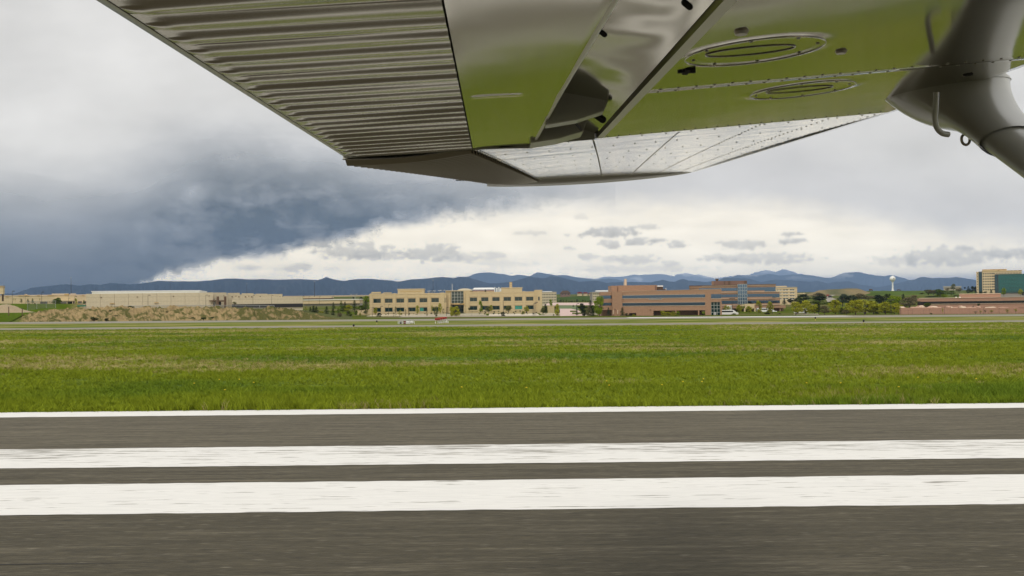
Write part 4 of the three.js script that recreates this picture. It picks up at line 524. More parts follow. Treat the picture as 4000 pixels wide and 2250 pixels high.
// crowns of unit height (1 m) and half-width given by w
const crowns = {
  conifer(s) { seed(s); const L = [], tr = [limb(0, -.2, 0, 0, .96, 0, .022, .004)]; for (let k = 0; k < 11; k++) { const y = .1 + .86 * k / 11, R = .27 * Math.pow(1 - y, .8) * rr(.8, 1.15) + .012, n = 5 + Math.round(R * 26); for (let i = 0; i < n; i++) { const a = i / n * 6.283 + rr(0, .6), q = R * rr(.65, 1.15); for (let j = 0; j < 7; j++) { const t = Math.pow((j + rnd()) / 7, .8); L.push([Math.cos(a) * q * t + rr(-.02, .02), y + .05 - q * t * .38 + rr(-.02, .02), Math.sin(a) * q * t + rr(-.02, .02), rr(.03, .055)]); } } } return [tr, leafTris(L)]; },
  round(s) { seed(s); const L = [], tr = [limb(0, -.2, 0, .01, .5, 0, .026, .014)], C = []; for (let k = 0; k < 26; k++) { const a = rr(0, 6.283), q = rr(-.85, .95), e = Math.sqrt(1 - Math.min(.98, q * q)) * rr(.45, 1), x = Math.cos(a) * e * .27, z = Math.sin(a) * e * .27, y = .50 + q * .40; C.push([x, y, z, rr(.075, .13)]); if (k % 2) tr.push(limb(0.01, Math.max(.12, y - .28), 0, x, y, z, .01, .003)); } for (const [x, y, z, r] of C) for (let i = 0; i < 78; i++) { const u = V(rr(-1, 1), rr(-1, 1), rr(-1, 1)); if (u.length() > 1) { i--; continue; } u.setLength(Math.pow(u.length(), .45)); L.push([x + u.x * r, Math.max(.02, y + u.y * r * .9), z + u.z * r, rr(.03, .056)]); } return [tr, leafTris(L)]; },
  tall(s) { seed(s); const L = [], tr = [limb(0, -.2, 0, 0, .75, 0, .02, .008)]; for (let k = 0; k < 30; k++) { const a = rr(0, 6.283), y = rr(.1, .96), R = .19 * Math.sin(Math.pow(y, .8) * 2.9) + .025, r = R * rr(.2, .85), x = Math.cos(a) * r, z = Math.sin(a) * r; tr.push(limb(0, Math.max(0, y - .14), 0, x, y, z, .006, .002)); for (let i = 0; i < 46; i++) { const u = V(rr(-1, 1), rr(-1.3, 1.3), rr(-1, 1)); L.push([x + u.x * .05, y + u.y * .05, z + u.z * .05, rr(.026, .048)]); } } return [tr, leafTris(L)]; },
  sapling(s) { seed(s); const L = [], tr = [limb(0, -.2, 0, .01, .85, 0, .012, .004)]; for (let k = 0; k < 22; k++) { const a = rr(0, 6.283), y0 = rr(.22, .75), l = rr(.1, .24) * (1.1 - y0 * .5), x = Math.cos(a) * l * .62, z = Math.sin(a) * l * .62, y = y0 + l * .95; tr.push(limb(.005, y0, 0, x, y, z, .005, .002)); for (let i = 0; i < 20; i++) { const t = rr(.25, 1.08); L.push([x * t + rr(-.03, .03), lerp(y0, y, t) + rr(-.03, .03), z * t + rr(-.03, .03), rr(.016, .032)]); } } return [tr, leafTris(L)]; },
  bush(s) { seed(s); const L = [], tr = []; for (let k = 0; k < 6; k++) { const a = rr(0, 6.283), r = rr(.1, .3), x = Math.cos(a) * r, z = Math.sin(a) * r, y = rr(.35, .65); tr.push(limb(0, -.2, 0, x, y, z, .03, .01)); for (let i = 0; i < 70; i++) { const u = V(rr(-1, 1), rr(-1, 1), rr(-1, 1)).setLength(Math.pow(rnd(), .4)); L.push([x + u.x * .26, Math.max(0.02, y + u.y * .34), z + u.z * .26, rr(.07, .12)]); } } return [tr, leafTris(L)]; },
};
const leafMat = (r, g, b) => leafy(r, g, b, { side: THREE.DoubleSide });
const LM = { dark: leafMat(0.030, 0.042, 0.016), conifer: leafMat(0.05, 0.068, 0.02), blueish: leafMat(0.055, 0.075, 0.045), green: leafMat(0.09, 0.13, 0.016), lime: leafMat(0.19, 0.26, 0.012), olive: leafMat(0.32, 0.32, 0.028), grey: leafMat(0.19, 0.165, 0.085), sage: leafMat(0.14, 0.15, 0.055) };
const bark = mat(0.11, 0.085, 0.06), protos = {};
function tree(name, kind, lm, c, x, yb, yt, w, d, label, group, category) {
  const variant = Math.abs(Math.round(x * 7 + yb)) % 3, key = kind + lm + variant + name;
  const foot = pat(c, x, yb, d), top = pat(c, x, yt, d), h = top.y - foot.y, nat = { conifer: .5, round: .62, tall: .44, sapling: .42, bush: 1.05 }[kind], wide = w * crops[c][2] * d / 4000;
  const sx = wide / nat;
  let o; if (!protos[key]) { const ck = kind + variant; const cr = protos[ck] ?? (protos[ck] = crowns[kind](100 + variant * 31 + kind.length)); o = thing(name, label, category ?? (kind === 'bush' ? 'shrub' : 'tree'), foot, group); part(o, kind === 'bush' ? 'stem' : 'trunk', cr[0], bark); part(o, kind === 'bush' ? 'foliage' : 'crown', cr[1], LM[lm]); protos[key] = o; } else { o = copy(protos[key], foot, label); if (group) o.userData.group = group; else delete o.userData.group; }
  o.scale.set(sx, h, sx); o.rotation.y = (x * 13.7) % 6.28; return o;
}
// left, before the terminal
tree('deciduous_tree', 'round', 'green', 1, 720, 520, 388, 130, 420, 'bushy green tree in front of the cream terminal entrance');
[[270, 458, 408, 46, 'conifer', 'sage', 'small conifer before the cream terminal, leftmost of three'], [350, 458, 408, 50, 'conifer', 'sage', 'small conifer before the cream terminal, middle of three'], [410, 462, 402, 52, 'conifer', 'green', 'small conifer before the cream terminal, right of three']].forEach(([x, b, t, w, k, m, l]) => tree('conifer_tree', k, m, 1, x, b, t, w, 430, l));
[[365, 505, 462, 60, 'conifer', 'low dark conifer on the lawn below the cream terminal, left of a pair'], [438, 508, 462, 66, 'conifer', 'low dark conifer on the lawn below the cream terminal, right of a pair']].forEach(([x, b, t, w, m, l]) => tree('conifer_tree', 'conifer', m, 1, x, b, t, w, 400, l));
[[175, 442, 392], [196, 446, 396], [260, 440, 396], [500, 446, 398], [628, 476, 428]].forEach(([x, b, t]) => tree('sapling', 'sapling', 'olive', 1, x, b, t, 26, 436, 'thin bare sapling against the cream terminal wall', 'thin saplings along the terminal wall'));
tree('deciduous_tree', 'tall', 'olive', 1, 955, 512, 400, 40, 410, 'slender yellow green tree beside the lamp post left of the warehouse'); tree('conifer_tree', 'conifer', 'green', 1, 1055, 490, 424, 60, 405, 'conifer standing at the left corner of the warehouse'); tree('shrub', 'bush', 'dark', 1, 885, 505, 455, 60, 410, 'dark shrub right of the bushy green tree at the terminal');
// shrubs on the bank
[[1190, 684, 628, 130, 'wide dark shrub low on the dirt bank, leftmost of three in a row'], [1340, 690, 645, 80, 'dark shrub at the foot of the dirt bank, middle of three in a row'], [1460, 658, 610, 110, 'wide shrub halfway up the dirt bank, right of three in a row'], [1390, 578, 548, 70, 'flat shrub near the crest of the dirt bank under the left warehouse door'], [1650, 532, 494, 100, 'wide shrub on the crest of the dirt bank before the warehouse'], [1845, 612, 574, 70, 'round shrub on the dirt bank below the lamp post'], [2100, 586, 564, 50, 'small shrub high on the dirt bank right of the lamp post'], [2430, 668, 634, 80, 'shrub at the right on the dirt bank, left of a pair'], [2560, 672, 640, 90, 'shrub at the right on the dirt bank, right of a pair']].forEach(([x, b, t, w, l]) => tree('shrub', 'bush', x % 4 ? 'conifer' : 'dark', 1, x, b, t, w, 250 + (690 - b) * 0.13, l));
tree('shrub', 'bush', 'conifer', 2, 305, 672, 640, 90, 249, 'low shrub at the foot of the dirt bank below the fence posts'); tree('shrub', 'bush', 'conifer', 2, 415, 660, 634, 60, 250, 'small weed shrub at the foot of the dirt bank, right end'); tree('shrub', 'bush', 'sage', 2, 700, 478, 442, 70, 318, 'bare greenish shrub against the concrete annex wall');
// wooded strip between annex and beige office
seed(77);
[[1285, 585, 470, 'sapling', 'sage'], [1360, 600, 500, 'sapling', 'olive'], [1450, 600, 430, 'tall', 'sage'], [1490, 610, 510, 'tall', 'olive'], [1525, 560, 500, 'conifer', 'conifer'], [1590, 600, 480, 'sapling', 'olive'], [1650, 590, 505, 'conifer', 'conifer'], [1690, 620, 490, 'conifer', 'dark'], [1725, 622, 500, 'conifer', 'dark'], [1785, 610, 560, 'round', 'olive'], [1855, 612, 500, 'conifer', 'conifer'], [1940, 540, 450, 'conifer', 'conifer'], [1935, 625, 525, 'conifer', 'dark'], [2000, 600, 520, 'conifer', 'green'], [2038, 520, 430, 'conifer', 'green'], [2085, 520, 440, 'conifer', 'conifer'], [2060, 570, 495, 'round', 'green'], [2120, 570, 480, 'round', 'olive'], [2205, 560, 425, 'conifer', 'conifer'], [2290, 560, 490, 'round', 'green'], [2345, 560, 425, 'conifer', 'dark'], [2365, 460, 370, 'round', 'lime'], [2020, 640, 580, 'round', 'grey'], [2190, 410, 385, 'round', 'dark'], [2290, 425, 385, 'round', 'dark']].forEach(([x, b, t, k, m], i) => tree(k === 'conifer' ? 'conifer_tree' : k === 'sapling' ? 'sapling' : 'deciduous_tree', k, m, 2, x, b, t, (b - t) * { conifer: .75, round: 1.35, tall: .6, sapling: .6 }[k], b < 430 ? 560 : 470 - (b - 480) * 0.9, { conifer: 'dark conifer in the wooded strip left of the beige office', round: 'bushy green tree in the wooded strip left of the beige office', tall: 'slender pale tree in the wooded strip right of the annex', sapling: 'thin sapling in the strip below the concrete annex' }[k], { conifer: 'conifers left of the beige office', round: 'bushy trees left of the beige office', tall: 'slender trees right of the annex', sapling: 'saplings below the concrete annex' }[k]));
[[2135, 640, 560, 80, 'round green shrub before the low wall left of the beige office'], [2225, 618, 556, 44, 'narrow green shrub left of the low beige wall'], [2275, 630, 582, 40, 'small olive shrub before the low beige wall'], [2350, 602, 552, 70, 'green shrub behind the low beige wall'], [2512, 650, 580, 60, 'dark round shrub before the first window of the beige office']].forEach(([x, b, t, w, l], i) => tree('shrub', i === 2 ? 'tall' : 'round', ['green', 'green', 'olive', 'green', 'dark'][i], 2, x, b, t, w, 404, l, undefined, 'shrub'));
// saplings and trees before the beige office
[[215, 600, 515, 56, 'round', 'olive', 'thin olive tree before the first lower window of the beige office'], [470, 640, 480, 60, 'sapling', 'sage', 'thin grey green sapling before the third lower window of the beige office'], [520, 640, 540, 100, 'sapling', 'olive', 'spreading olive sapling right of the third lower window'], [595, 655, 520, 40, 'sapling', 'grey', 'bare twiggy sapling between third and fourth lower windows'], [635, 645, 520, 44, 'sapling', 'grey', 'bare sapling before the fourth lower window of the beige office'], [745, 600, 485, 60, 'tall', 'olive', 'yellow green slender tree between fourth and fifth lower windows'], [862, 655, 530, 50, 'sapling', 'grey', 'bare sapling before the fifth lower window'], [925, 600, 470, 56, 'sapling', 'olive', 'pale sapling left of the sixth lower window'], [975, 650, 500, 66, 'tall', 'sage', 'pale green slender tree before the sixth lower window'], [1028, 590, 455, 60, 'tall', 'olive', 'tall yellow green slender tree left of the entrance bay'], [1065, 620, 520, 60, 'sapling', 'grey', 'twiggy sapling at the left corner of the entrance bay'], [1170, 645, 500, 60, 'round', 'olive', 'olive tree before the glass entrance, left of a pair'], [1225, 645, 495, 110, 'round', 'olive', 'wide olive tree before the glass entrance, right of a pair'], [1540, 575, 430, 74, 'tall', 'lime', 'tall light green conical tree between first and second right windows'], [1640, 580, 500, 90, 'round', 'sage', 'small grey green tree left of the third right lower window'], [1668, 570, 485, 60, 'round', 'olive', 'small olive tree before the third right lower window'], [1888, 570, 490, 100, 'round', 'sage', 'spreading sage tree before the fourth right lower window'], [1820, 645, 570, 70, 'round', 'dark', 'dark round conifer on the gravel before the fourth right window'], [2070, 620, 560, 60, 'round', 'olive', 'olive bush on the gravel terrace before the sixth right window'], [2112, 580, 500, 66, 'round', 'olive', 'small olive tree before the sixth right lower window'], [2350, 588, 470, 70, 'conifer', 'dark', 'dark conifer at the right end of the beige office'], [2322, 588, 520, 66, 'round', 'sage', 'sage green tree left of the dark conifer at the beige office end'], [2500, 642, 462, 80, 'tall', 'olive', 'tall yellow green column tree beside the car park right of the beige office'], [2455, 640, 600, 46, 'conifer', 'conifer', 'tiny conifer by the car park right of the beige office'], [2423, 498, 420, 52, 'tall', 'lime', 'light green tree before the grey tan office'], [1395, 555, 520, 40, 'round', 'dark', 'dark small tree below the first right window of the beige office'], [1598, 326, 290, 34, 'conifer', 'dark', 'dark conifer on the skyline before the white roofed shed']].forEach(([x, b, t, w, k, m, l]) => tree(k === 'sapling' ? 'sapling' : k === 'conifer' ? 'conifer_tree' : 'deciduous_tree', k, m, 3, x, b, t, w, t < 300 ? 680 : b > 630 ? 396 : 417, l));
seed(88);
for (let row = 0; row < 3; row++) for (let i = 0; i < 26; i++) { const x = lerp(150, 2440, (i + rr(.2, .8)) / 26); if (x > 1070 && x < 1510) continue; const y = 606 + row * 14 - (x > 1500 ? 30 : 0) + (x > 2200 ? 18 : 0) + rr(-3, 3), s = rr(12, 22); tree('shrub', 'bush', i % 3 ? 'dark' : 'sage', 3, x, y, y - s, s * 1.5, 424 - row * 8, 'small round shrub in the gravel terraces before the beige office', 'small shrubs on the gravel terraces'); }
// between the beige and brick offices
[[140, 775, 630, 70, 'conifer', 'dark', 'dark conifer at the corner of the garden wall right of the beige office'], [95, 775, 690, 90, 'round', 'sage', 'low sage tree left of the garden wall conifer'], [225, 660, 552, 76, 'tall', 'lime', 'bright lime tree before the pink car park'], [598, 720, 645, 60, 'conifer', 'conifer', 'small pine at the back of the car park'], [660, 825, 640, 56, 'conifer', 'dark', 'slim dark pine in the car park island'], [745, 770, 615, 110, 'round', 'dark', 'dark pine clump right of the car park'], [780, 850, 720, 100, 'round', 'dark', 'low dark conifer at the front of the pine clump'], [890, 800, 560, 150, 'conifer', 'dark', 'tall dark conifer left of the lime tree'], [860, 850, 660, 130, 'round', 'grey', 'olive grey round tree before the dark conifers'], [930, 850, 640, 100, 'conifer', 'dark', 'dark conifer at the left foot of the lime tree'], [1040, 850, 490, 210, 'round', 'lime', 'large bright lime tree at the left end of the brick office'], [1190, 820, 685, 90, 'conifer', 'blueish', 'blue spruce before the stair tower of the brick office'], [1420, 840, 685, 110, 'conifer', 'conifer', 'conifer at the right foot of the stair tower'], [1500, 845, 785, 100, 'round', 'conifer', 'low dark bush right of the stair tower conifer'], [2100, 840, 745, 110, 'round', 'olive', 'olive bush before the open bays, leftmost of four'], [2180, 840, 760, 110, 'round', 'olive', 'olive bush before the open bays, second of four'], [2270, 840, 755, 110, 'round', 'olive', 'olive bush before the open bays, third of four'], [2345, 840, 750, 90, 'round', 'lime', 'lime green bush before the open bays, rightmost of four'], [1620, 845, 800, 60, 'bush', 'olive', 'small bush at the brick office ground floor']].forEach(([x, b, t, w, k, m, l]) => tree(k === 'conifer' ? 'conifer_tree' : k === 'bush' ? 'shrub' : 'deciduous_tree', k, m, 4, x, b, t, w, b > 730 ? 364 : 520, l));
seed(90); for (let i = 0; i < 12; i++) { const x = 340 + i * 46; tree('conifer_tree', i % 2 ? 'round' : 'conifer', i % 3 ? 'conifer' : 'green', 4, x, 610, 560 + rr(-8, 22), 50, 800, 'tree in the line of dark trees under the green slope', 'trees under the green slope'); }
// before the far brick office and to its right
[[1030, 780, 650, 110, 'round', 'olive', 'thin olive tree left of the white truck'], [1235, 785, 640, 110, 'round', 'olive', 'olive tree left of the cream entrance canopy'], [1400, 785, 660, 130, 'round', 'olive', 'olive tree under the cream entrance canopy'], [1570, 785, 575, 150, 'tall', 'olive', 'tall yellow green tree right of the entrance canopy'], [1760, 785, 580, 140, 'tall', 'olive', 'yellow green tree beside the double lamp post'], [2090, 620, 545, 140, 'round', 'dark', 'dark tree before the cream office, right of the brick office'], [1990, 640, 550, 110, 'conifer', 'dark', 'dark conifer at the right end of the stepped brick office'], [910, 825, 775, 70, 'conifer', 'conifer', 'small conifer beside the glass entrance of the brick office'], [700, 832, 800, 50, 'bush', 'lime', 'small green shrub beside the glass entrance'], [1145, 830, 785, 110, 'bush', 'green', 'green shrub left of the kerb before the far brick office'], [1710, 830, 770, 130, 'round', 'dark', 'dark rounded shrub under the yellow green tree'], [1900, 828, 780, 120, 'bush', 'sage', 'sage shrub right of the dark rounded shrub']].forEach(([x, b, t, w, k, m, l]) => tree(k === 'conifer' ? 'conifer_tree' : k === 'bush' ? 'shrub' : 'deciduous_tree', k, m, 5, x, b, t, w, b > 790 ? 385 : b < 700 ? 560 : 410, l));
// wood right of the offices (crop 6)
[[40, 800, 600, 170, 'round', 'olive', 'front'], [190, 800, 580, 190, 'round', 'olive', 'front'], [350, 800, 640, 140, 'round', 'olive', 'front'], [420, 780, 620, 120, 'conifer', 'dark', 'dark'], [520, 800, 660, 160, 'round', 'grey', 'bare'], [700, 808, 560, 200, 'round', 'olive', 'front'], [810, 808, 690, 130, 'conifer', 'dark', 'dark'], [890, 808, 700, 120, 'round', 'grey', 'bare'], [1040, 808, 570, 260, 'round', 'olive', 'front'], [1200, 808, 560, 330, 'round', 'olive', 'front'], [1340, 806, 640, 190, 'round', 'olive', 'front'], [1400, 806, 690, 100, 'conifer', 'dark', 'dark'], [1540, 808, 600, 230, 'round', 'olive', 'front'], [1690, 808, 620, 220, 'round', 'olive', 'front'], [1690, 660, 485, 220, 'round', 'lime', 'lime'], [1440, 640, 470, 170, 'round', 'dark', 'dark'], [1560, 640, 455, 170, 'conifer', 'dark', 'dark'], [1610, 600, 455, 120, 'conifer', 'dark', 'dark'], [1840, 600, 455, 100, 'conifer', 'dark', 'dark'], [1380, 560, 480, 100, 'round', 'dark', 'dark'], [1940, 680, 510, 260, 'round', 'grey', 'bare'], [2020, 620, 480, 130, 'round', 'grey', 'bare'], [1870, 690, 600, 200, 'round', 'grey', 'bare'], [820, 640, 460, 190, 'round', 'blueish', 'blue'], [960, 640, 475, 220, 'round', 'blueish', 'blue'], [170, 580, 465, 190, 'round', 'dark', 'dark'], [440, 590, 490, 260, 'round', 'dark', 'dark'], [400, 520, 440, 180, 'round', 'grey', 'bare'], [480, 530, 450, 150, 'round', 'grey', 'bare'], [130, 640, 570, 240, 'round', 'conifer', 'mid'], [420, 650, 580, 330, 'round', 'green', 'mid'], [650, 660, 570, 170, 'round', 'green', 'mid'], [60, 600, 530, 120, 'round', 'conifer', 'mid'], [1100, 560, 450, 220, 'round', 'grey', 'bare'], [1250, 560, 490, 160, 'round', 'grey', 'bare'], [2260, 470, 390, 160, 'round', 'sage', 'hedge'], [2350, 470, 400, 130, 'round', 'grey', 'hedge'], [2420, 470, 380, 180, 'round', 'green', 'hedge'], [2500, 490, 400, 140, 'round', 'green', 'hedge'], [2150, 470, 440, 80, 'round', 'sage', 'hedge'], [2440, 530, 475, 180, 'round', 'lime', 'hedge'], [2290, 525, 500, 160, 'round', 'conifer', 'hedge'], [2240, 690, 610, 120, 'round', 'green', 'pinkb']].forEach(([x, b, t, w, k, m, z]) => {
  const l = { front: ['yellow green budding tree in the front row of the wood', 'budding trees in the front row'], dark: ['dark green conifer among the budding trees of the wood', 'dark conifers in the wood'], bare: ['grey brown leafless tree in the wood', 'leafless trees in the wood'], lime: ['bright lime round tree below the water tower'], blue: ['blue green conifer stand left of the big budding tree', 'blue green conifer stand'], mid: ['low green tree beside the curving road', 'green trees beside the curving road'], hedge: ['rounded tree in the hill clump right of the water tower', 'clump on the hill right of the water tower'], pinkb: ['green shrub before the black ribbon window of the low pink building'] }[z];
  tree(k === 'conifer' ? 'conifer_tree' : 'deciduous_tree', k, m, 6, x, b, t - (z === 'front' ? 12 : 0), w * (z === 'front' ? 1.35 : 1.2), z === 'hedge' ? 900 : z === 'pinkb' ? 440 : b > 760 ? rr(345, 372) : b < 560 ? 700 : 480 + (660 - b), l[0], l[1]);
});
// right edge (crop 7)
[[1155, 690, 556, 104, 'round', 'sage', 1150, 'lone round pale green tree on the skyline left of the tower'], [1040, 700, 640, 90, 'round', 'grey', 1100, 'grey bare tree left of the lone round tree'], [1270, 720, 640, 150, 'round', 'grey', 1050, 'wide grey bare tree right of the lone round tree'], [1110, 780, 690, 160, 'round', 'green', 760, 'green bushy tree on the hill before the flat roofed building'], [900, 800, 690, 200, 'round', 'green', 720, 'wide green tree on the hill left of the pink penthouse'], [960, 840, 770, 160, 'round', 'lime', 640, 'lime shrub behind the low pink building roof'], [1385, 660, 622, 50, 'round', 'dark', 1000, 'small dark conifer left of the tower group'], [1455, 700, 604, 80, 'conifer', 'dark', 950, 'dark conifer left of the tower, leftmost of three'], [1530, 740, 602, 120, 'round', 'dark', 940, 'big dark conifer left of the tower, middle of three'], [1605, 745, 605, 90, 'round', 'dark', 930, 'dark conifer at the tower corner, right of three'], [1450, 752, 680, 110, 'round', 'conifer', 880, 'dark green tree in front of the conifers left of the tower'], [1610, 750, 690, 90, 'conifer', 'conifer', 870, 'dark conifer before the left corner of the tower'], [1710, 752, 708, 90, 'round', 'conifer', 880, 'low dark tree at the foot of the tower blue strip'], [1795, 752, 712, 90, 'round', 'conifer', 880, 'low dark tree at the foot of the tower, left of the tall conifer'], [1915, 752, 668, 80, 'conifer', 'dark', 880, 'dark conifer at the foot of the tower cream front'], [2170, 790, 636, 110, 'round', 'lime', 700, 'lime tree before the glass wing of the tower, left of two'], [2505, 790, 655, 90, 'round', 'olive', 700, 'olive tree before the glass wing of the tower, right of two'], [2560, 800, 720, 70, 'round', 'dark', 700, 'dark tree at the right edge under the glass wing'], [1210, 822, 780, 120, 'round', 'sage', 620, 'sage shrub left of the pink penthouse'], [700, 745, 680, 140, 'round', 'grey', 800, 'grey bare tree in the hill clump'], [620, 1030, 950, 130, 'round', 'green', 440, 'round green tree before the black ribbon window'], [1665, 1008, 952, 90, 'bush', 'conifer', 350, 'dark shrub on the ledge above the boulders'], [1555, 1022, 1000, 60, 'bush', 'conifer', 349, 'small shrub on top of the boulder row'], [710, 1176, 1138, 60, 'bush', 'conifer', 331, 'dark shrub at the foot of the pink wall'], [940, 1170, 1020, 70, 'sapling', 'olive', 331, 'thin olive sapling before the pink wall'], [1700, 1168, 1080, 110, 'sapling', 'olive', 331, 'bare budding tree before the right part of the pink wall, first of five'], [1790, 1168, 1060, 110, 'sapling', 'grey', 331, 'bare budding tree before the right part of the pink wall, second of five'], [1930, 1166, 1070, 150, 'sapling', 'olive', 331, 'bare budding tree before the right part of the pink wall, third of five'], [2240, 1166, 1050, 150, 'sapling', 'olive', 331, 'bare budding tree before the right part of the pink wall, fourth of five'], [2410, 1166, 1040, 120, 'sapling', 'olive', 331, 'bare budding tree before the right part of the pink wall, fifth of five'], [1600, 1168, 1100, 150, 'sapling', 'grey', 331, 'low twiggy bush before the pink wall, left of the budding trees'], [50, 1172, 1000, 150, 'round', 'olive', 345, 'yellow green tree at the left end of the pink wall'], [50, 1000, 820, 170, 'round', 'lime', 500, 'lime tree at the left of the low pink building']].forEach(([x, b, t, w, k, m, d, l]) => tree(k === 'conifer' ? 'conifer_tree' : k === 'bush' ? 'shrub' : k === 'sapling' ? 'sapling' : 'deciduous_tree', k, m, 7, x, b, t, w, d, l));
// ---------- posts, masts, fences ----------
const post = (kind) => { const k = 'post_' + kind; return k; };
const postProto = {};
function lamp(kind, c, x, yb, yt, d, label, group) {
  const foot = pat(c, x, yb, d), top = pat(c, x, yt, d), h = top.y - foot.y; let o;
  if (!postProto[kind]) {
    o = thing(kind === 'mast' ? 'light_mast' : 'street_lamp', label, kind === 'mast' ? 'light mast' : 'street lamp', foot, group); postProto[kind] = o;
    if (kind === 'mast') { part(o, 'pole', cyl(0.016, 0.008, -.1, 1, 8), M.steel); part(o, 'lamp_ring', [new THREE.TorusGeometry(0.035, 0.005, 6, 16).rotateX(1.571).translate(0, .985, 0)], M.galv); for (let i = 0; i < 6; i++) part(o, 'lamp_head', new THREE.SphereGeometry(0.014, 8, 6).scale(1, .8, 1).translate(Math.cos(i * 1.047) * .035, .975, Math.sin(i * 1.047) * .035), M.white); }
    else { part(o, 'pole', cyl(0.018, 0.012, -.1, .985, 8), M.steel); part(o, 'lamp_arm', [box(kind === 'double' ? -.13 : 0, .13, .96, .985, -.012, .012)], M.steel); const hd = (a, b) => part(o, 'lamp_head', [box(a, b, .955, 1.0, -.04, .04)], M.steel); hd(.06, .19); if (kind === 'double') hd(-.19, -.06); }
  } else { o = copy(postProto[kind], foot, label); if (group) o.userData.group = group; else delete o.userData.group; }
  const thick = kind === 'mast' ? Math.min(h, 34) : Math.min(h, 9); o.scale.set(thick, h, thick); return o;
}
[[155, 466, 310, 440, 'tall lamp post on the lawn at the far left before the terminal'], [318, 464, 375, 440, 'short lamp post behind the small conifers at the terminal'], [525, 472, 322, 440, 'tall lamp post in front of the terminal dark doors'], [862, 512, 398, 400, 'lamp post right of the bushy green tree'], [862, 420, 342, 450, 'distant pole rising above the terminal parapet'], [940, 516, 378, 395, 'lamp post left of the warehouse corner'], [1862, 522, 360, 310, 'lamp post in front of the warehouse beside the second door']].forEach(([x, b, t, d, l], i) => lamp('single', 1, x, b, t, d, l));
[[335, 490, 360, 318, 'lamp post left of the warehouse entrance canopy'], [928, 482, 366, 312, 'lamp post before the annex, left of three'], [1163, 480, 367, 312, 'lamp post before the annex, middle of three'], [1338, 472, 385, 330, 'lamp post before the annex, right of three'], [1555, 475, 373, 400, 'thin pole at the right end of the annex'], [1632, 470, 378, 440, 'thin pole behind the annex, left of a pair'], [1764, 470, 375, 440, 'thin pole behind the annex, right of a pair'], [685, 556, 490, 276, 'short post on the bank crest below the annex, left of a pair'], [717, 556, 500, 276, 'short post on the bank crest below the annex, right of a pair'], [388, 548, 492, 278, 'short post on the bank crest below the warehouse entrance'], [2428, 655, 512, 398, 'lamp post left of the first window of the beige office'], [2535, 655, 500, 398, 'lamp post beside the dark shrub at the beige office']].forEach(([x, b, t, d, l]) => lamp('single', 2, x, b, t, d, l));
[[378, 605, 482, 412, 'lamp post between second and third lower windows of the beige office'], [438, 648, 548, 398, 'short lamp post left of the third lower window'], [532, 520, 456, 426, 'lamp post head before the third window column'], [1108, 650, 515, 398, 'lamp post left of the entrance drive'], [1172, 650, 470, 396, 'lamp post before the olive trees at the entrance'], [1280, 640, 462, 405, 'lamp post before the glass entrance bay'], [1428, 650, 572, 398, 'short lamp post in the entrance drive'], [1824, 575, 430, 424, 'lamp post left of the fourth right window'], [2188, 645, 535, 398, 'thick dark post at the right of the gravel terrace'], [2207, 645, 465, 398, 'tall lamp post before the right end of the beige office, left of a pair'], [2222, 640, 452, 402, 'tall lamp post before the right end of the beige office, right of a pair']].forEach(([x, b, t, d, l]) => lamp('single', 3, x, b, t, d, l));
lamp('single', 4, 660, 830, 622, 362, 'lamp post among the pines in the car park'); lamp('single', 4, 2100, 745, 688, 369, 'lamp post before the brick office bays'); lamp('double', 5, 1120, 780, 535, 395, 'thin lamp post left of the cream entrance canopy'); lamp('double', 5, 1790, 820, 545, 392, 'double armed lamp post beside the yellow green tree'); lamp('double', 6, 1183, 806, 540, 352, 'double armed lamp post in the big budding tree'); lamp('double', 6, 1635, 806, 560, 350, 'double armed lamp post right of the big budding tree');
[[255, 1174, 1096, 'double', 'short double armed lamp before the left part of the pink wall'], [332, 1174, 1070, 'single', 'lamp post before the pink wall, right of the short double lamp'], [560, 1174, 1075, 'single', 'lamp post before the pink wall, left of the corner lamp'], [672, 1172, 1070, 'single', 'corner lamp post before the pink wall beside the dark shrub'], [980, 1172, 1020, 'single', 'tall lamp post before the middle of the pink wall'], [1855, 1166, 1086, 'double', 'short double armed lamp before the right part of the pink wall'], [1762, 1166, 1040, 'single', 'thin pole before the right part of the pink wall'], [2078, 1166, 1050, 'single', 'thin pole among the bare trees at the pink wall']].forEach(([x, b, t, k, l]) => lamp(k, 7, x, b, t, 329, l));
[[1, 895, 345, 140, 700, 'tall light mast above the cream terminal, leftmost of the masts'], [1, 1310, 345, 262, 900, 'light mast at the left end of the raised warehouse roof'], [1, 2140, 300, 187, 800, 'light mast behind the raised warehouse roof'], [2, 850, 335, 217, 900, 'light mast behind the warehouse, right of its roof corner'], [2, 1197, 350, 310, 1000, 'light mast just showing over the warehouse roof end'], [2, 1703, 385, 187, 900, 'light mast over the poles right of the annex'], [3, 940, 345, 172, 800, 'light mast above the beige office left wing']].forEach(([c, x, b, t, d, l]) => lamp('mast', c, x, b, t, d, l));
for (const [c, x, b, t] of [[2, 2175, 385, 350], [2, 2190, 385, 350], [2, 2205, 385, 350], [2, 2220, 385, 350], [3, 885, 335, 310], [3, 920, 335, 306], [3, 930, 335, 306], [3, 955, 335, 308], [3, 1020, 335, 303], [3, 1050, 335, 299], [3, 1070, 335, 299]]) { const f = pat(c, x, b, 700), h = pat(c, x, t, 700).y - f.y + 12, o = thing('roof_lamp', c === 2 ? 'pale lamp pole in the row of four left of the beige office' : 'small pale lamp pole showing over the beige office roof', 'street lamp', f.setY(f.y - 12), c === 2 ? 'row of four pale lamp poles' : 'lamp poles over the beige office roof'); part(o, 'pole', cyl(.16, .12, 0, h, 6), M.galv); part(o, 'lamp_arm', box(-1.1, 1.1, h - .25, h, -.2, .2), M.white); }
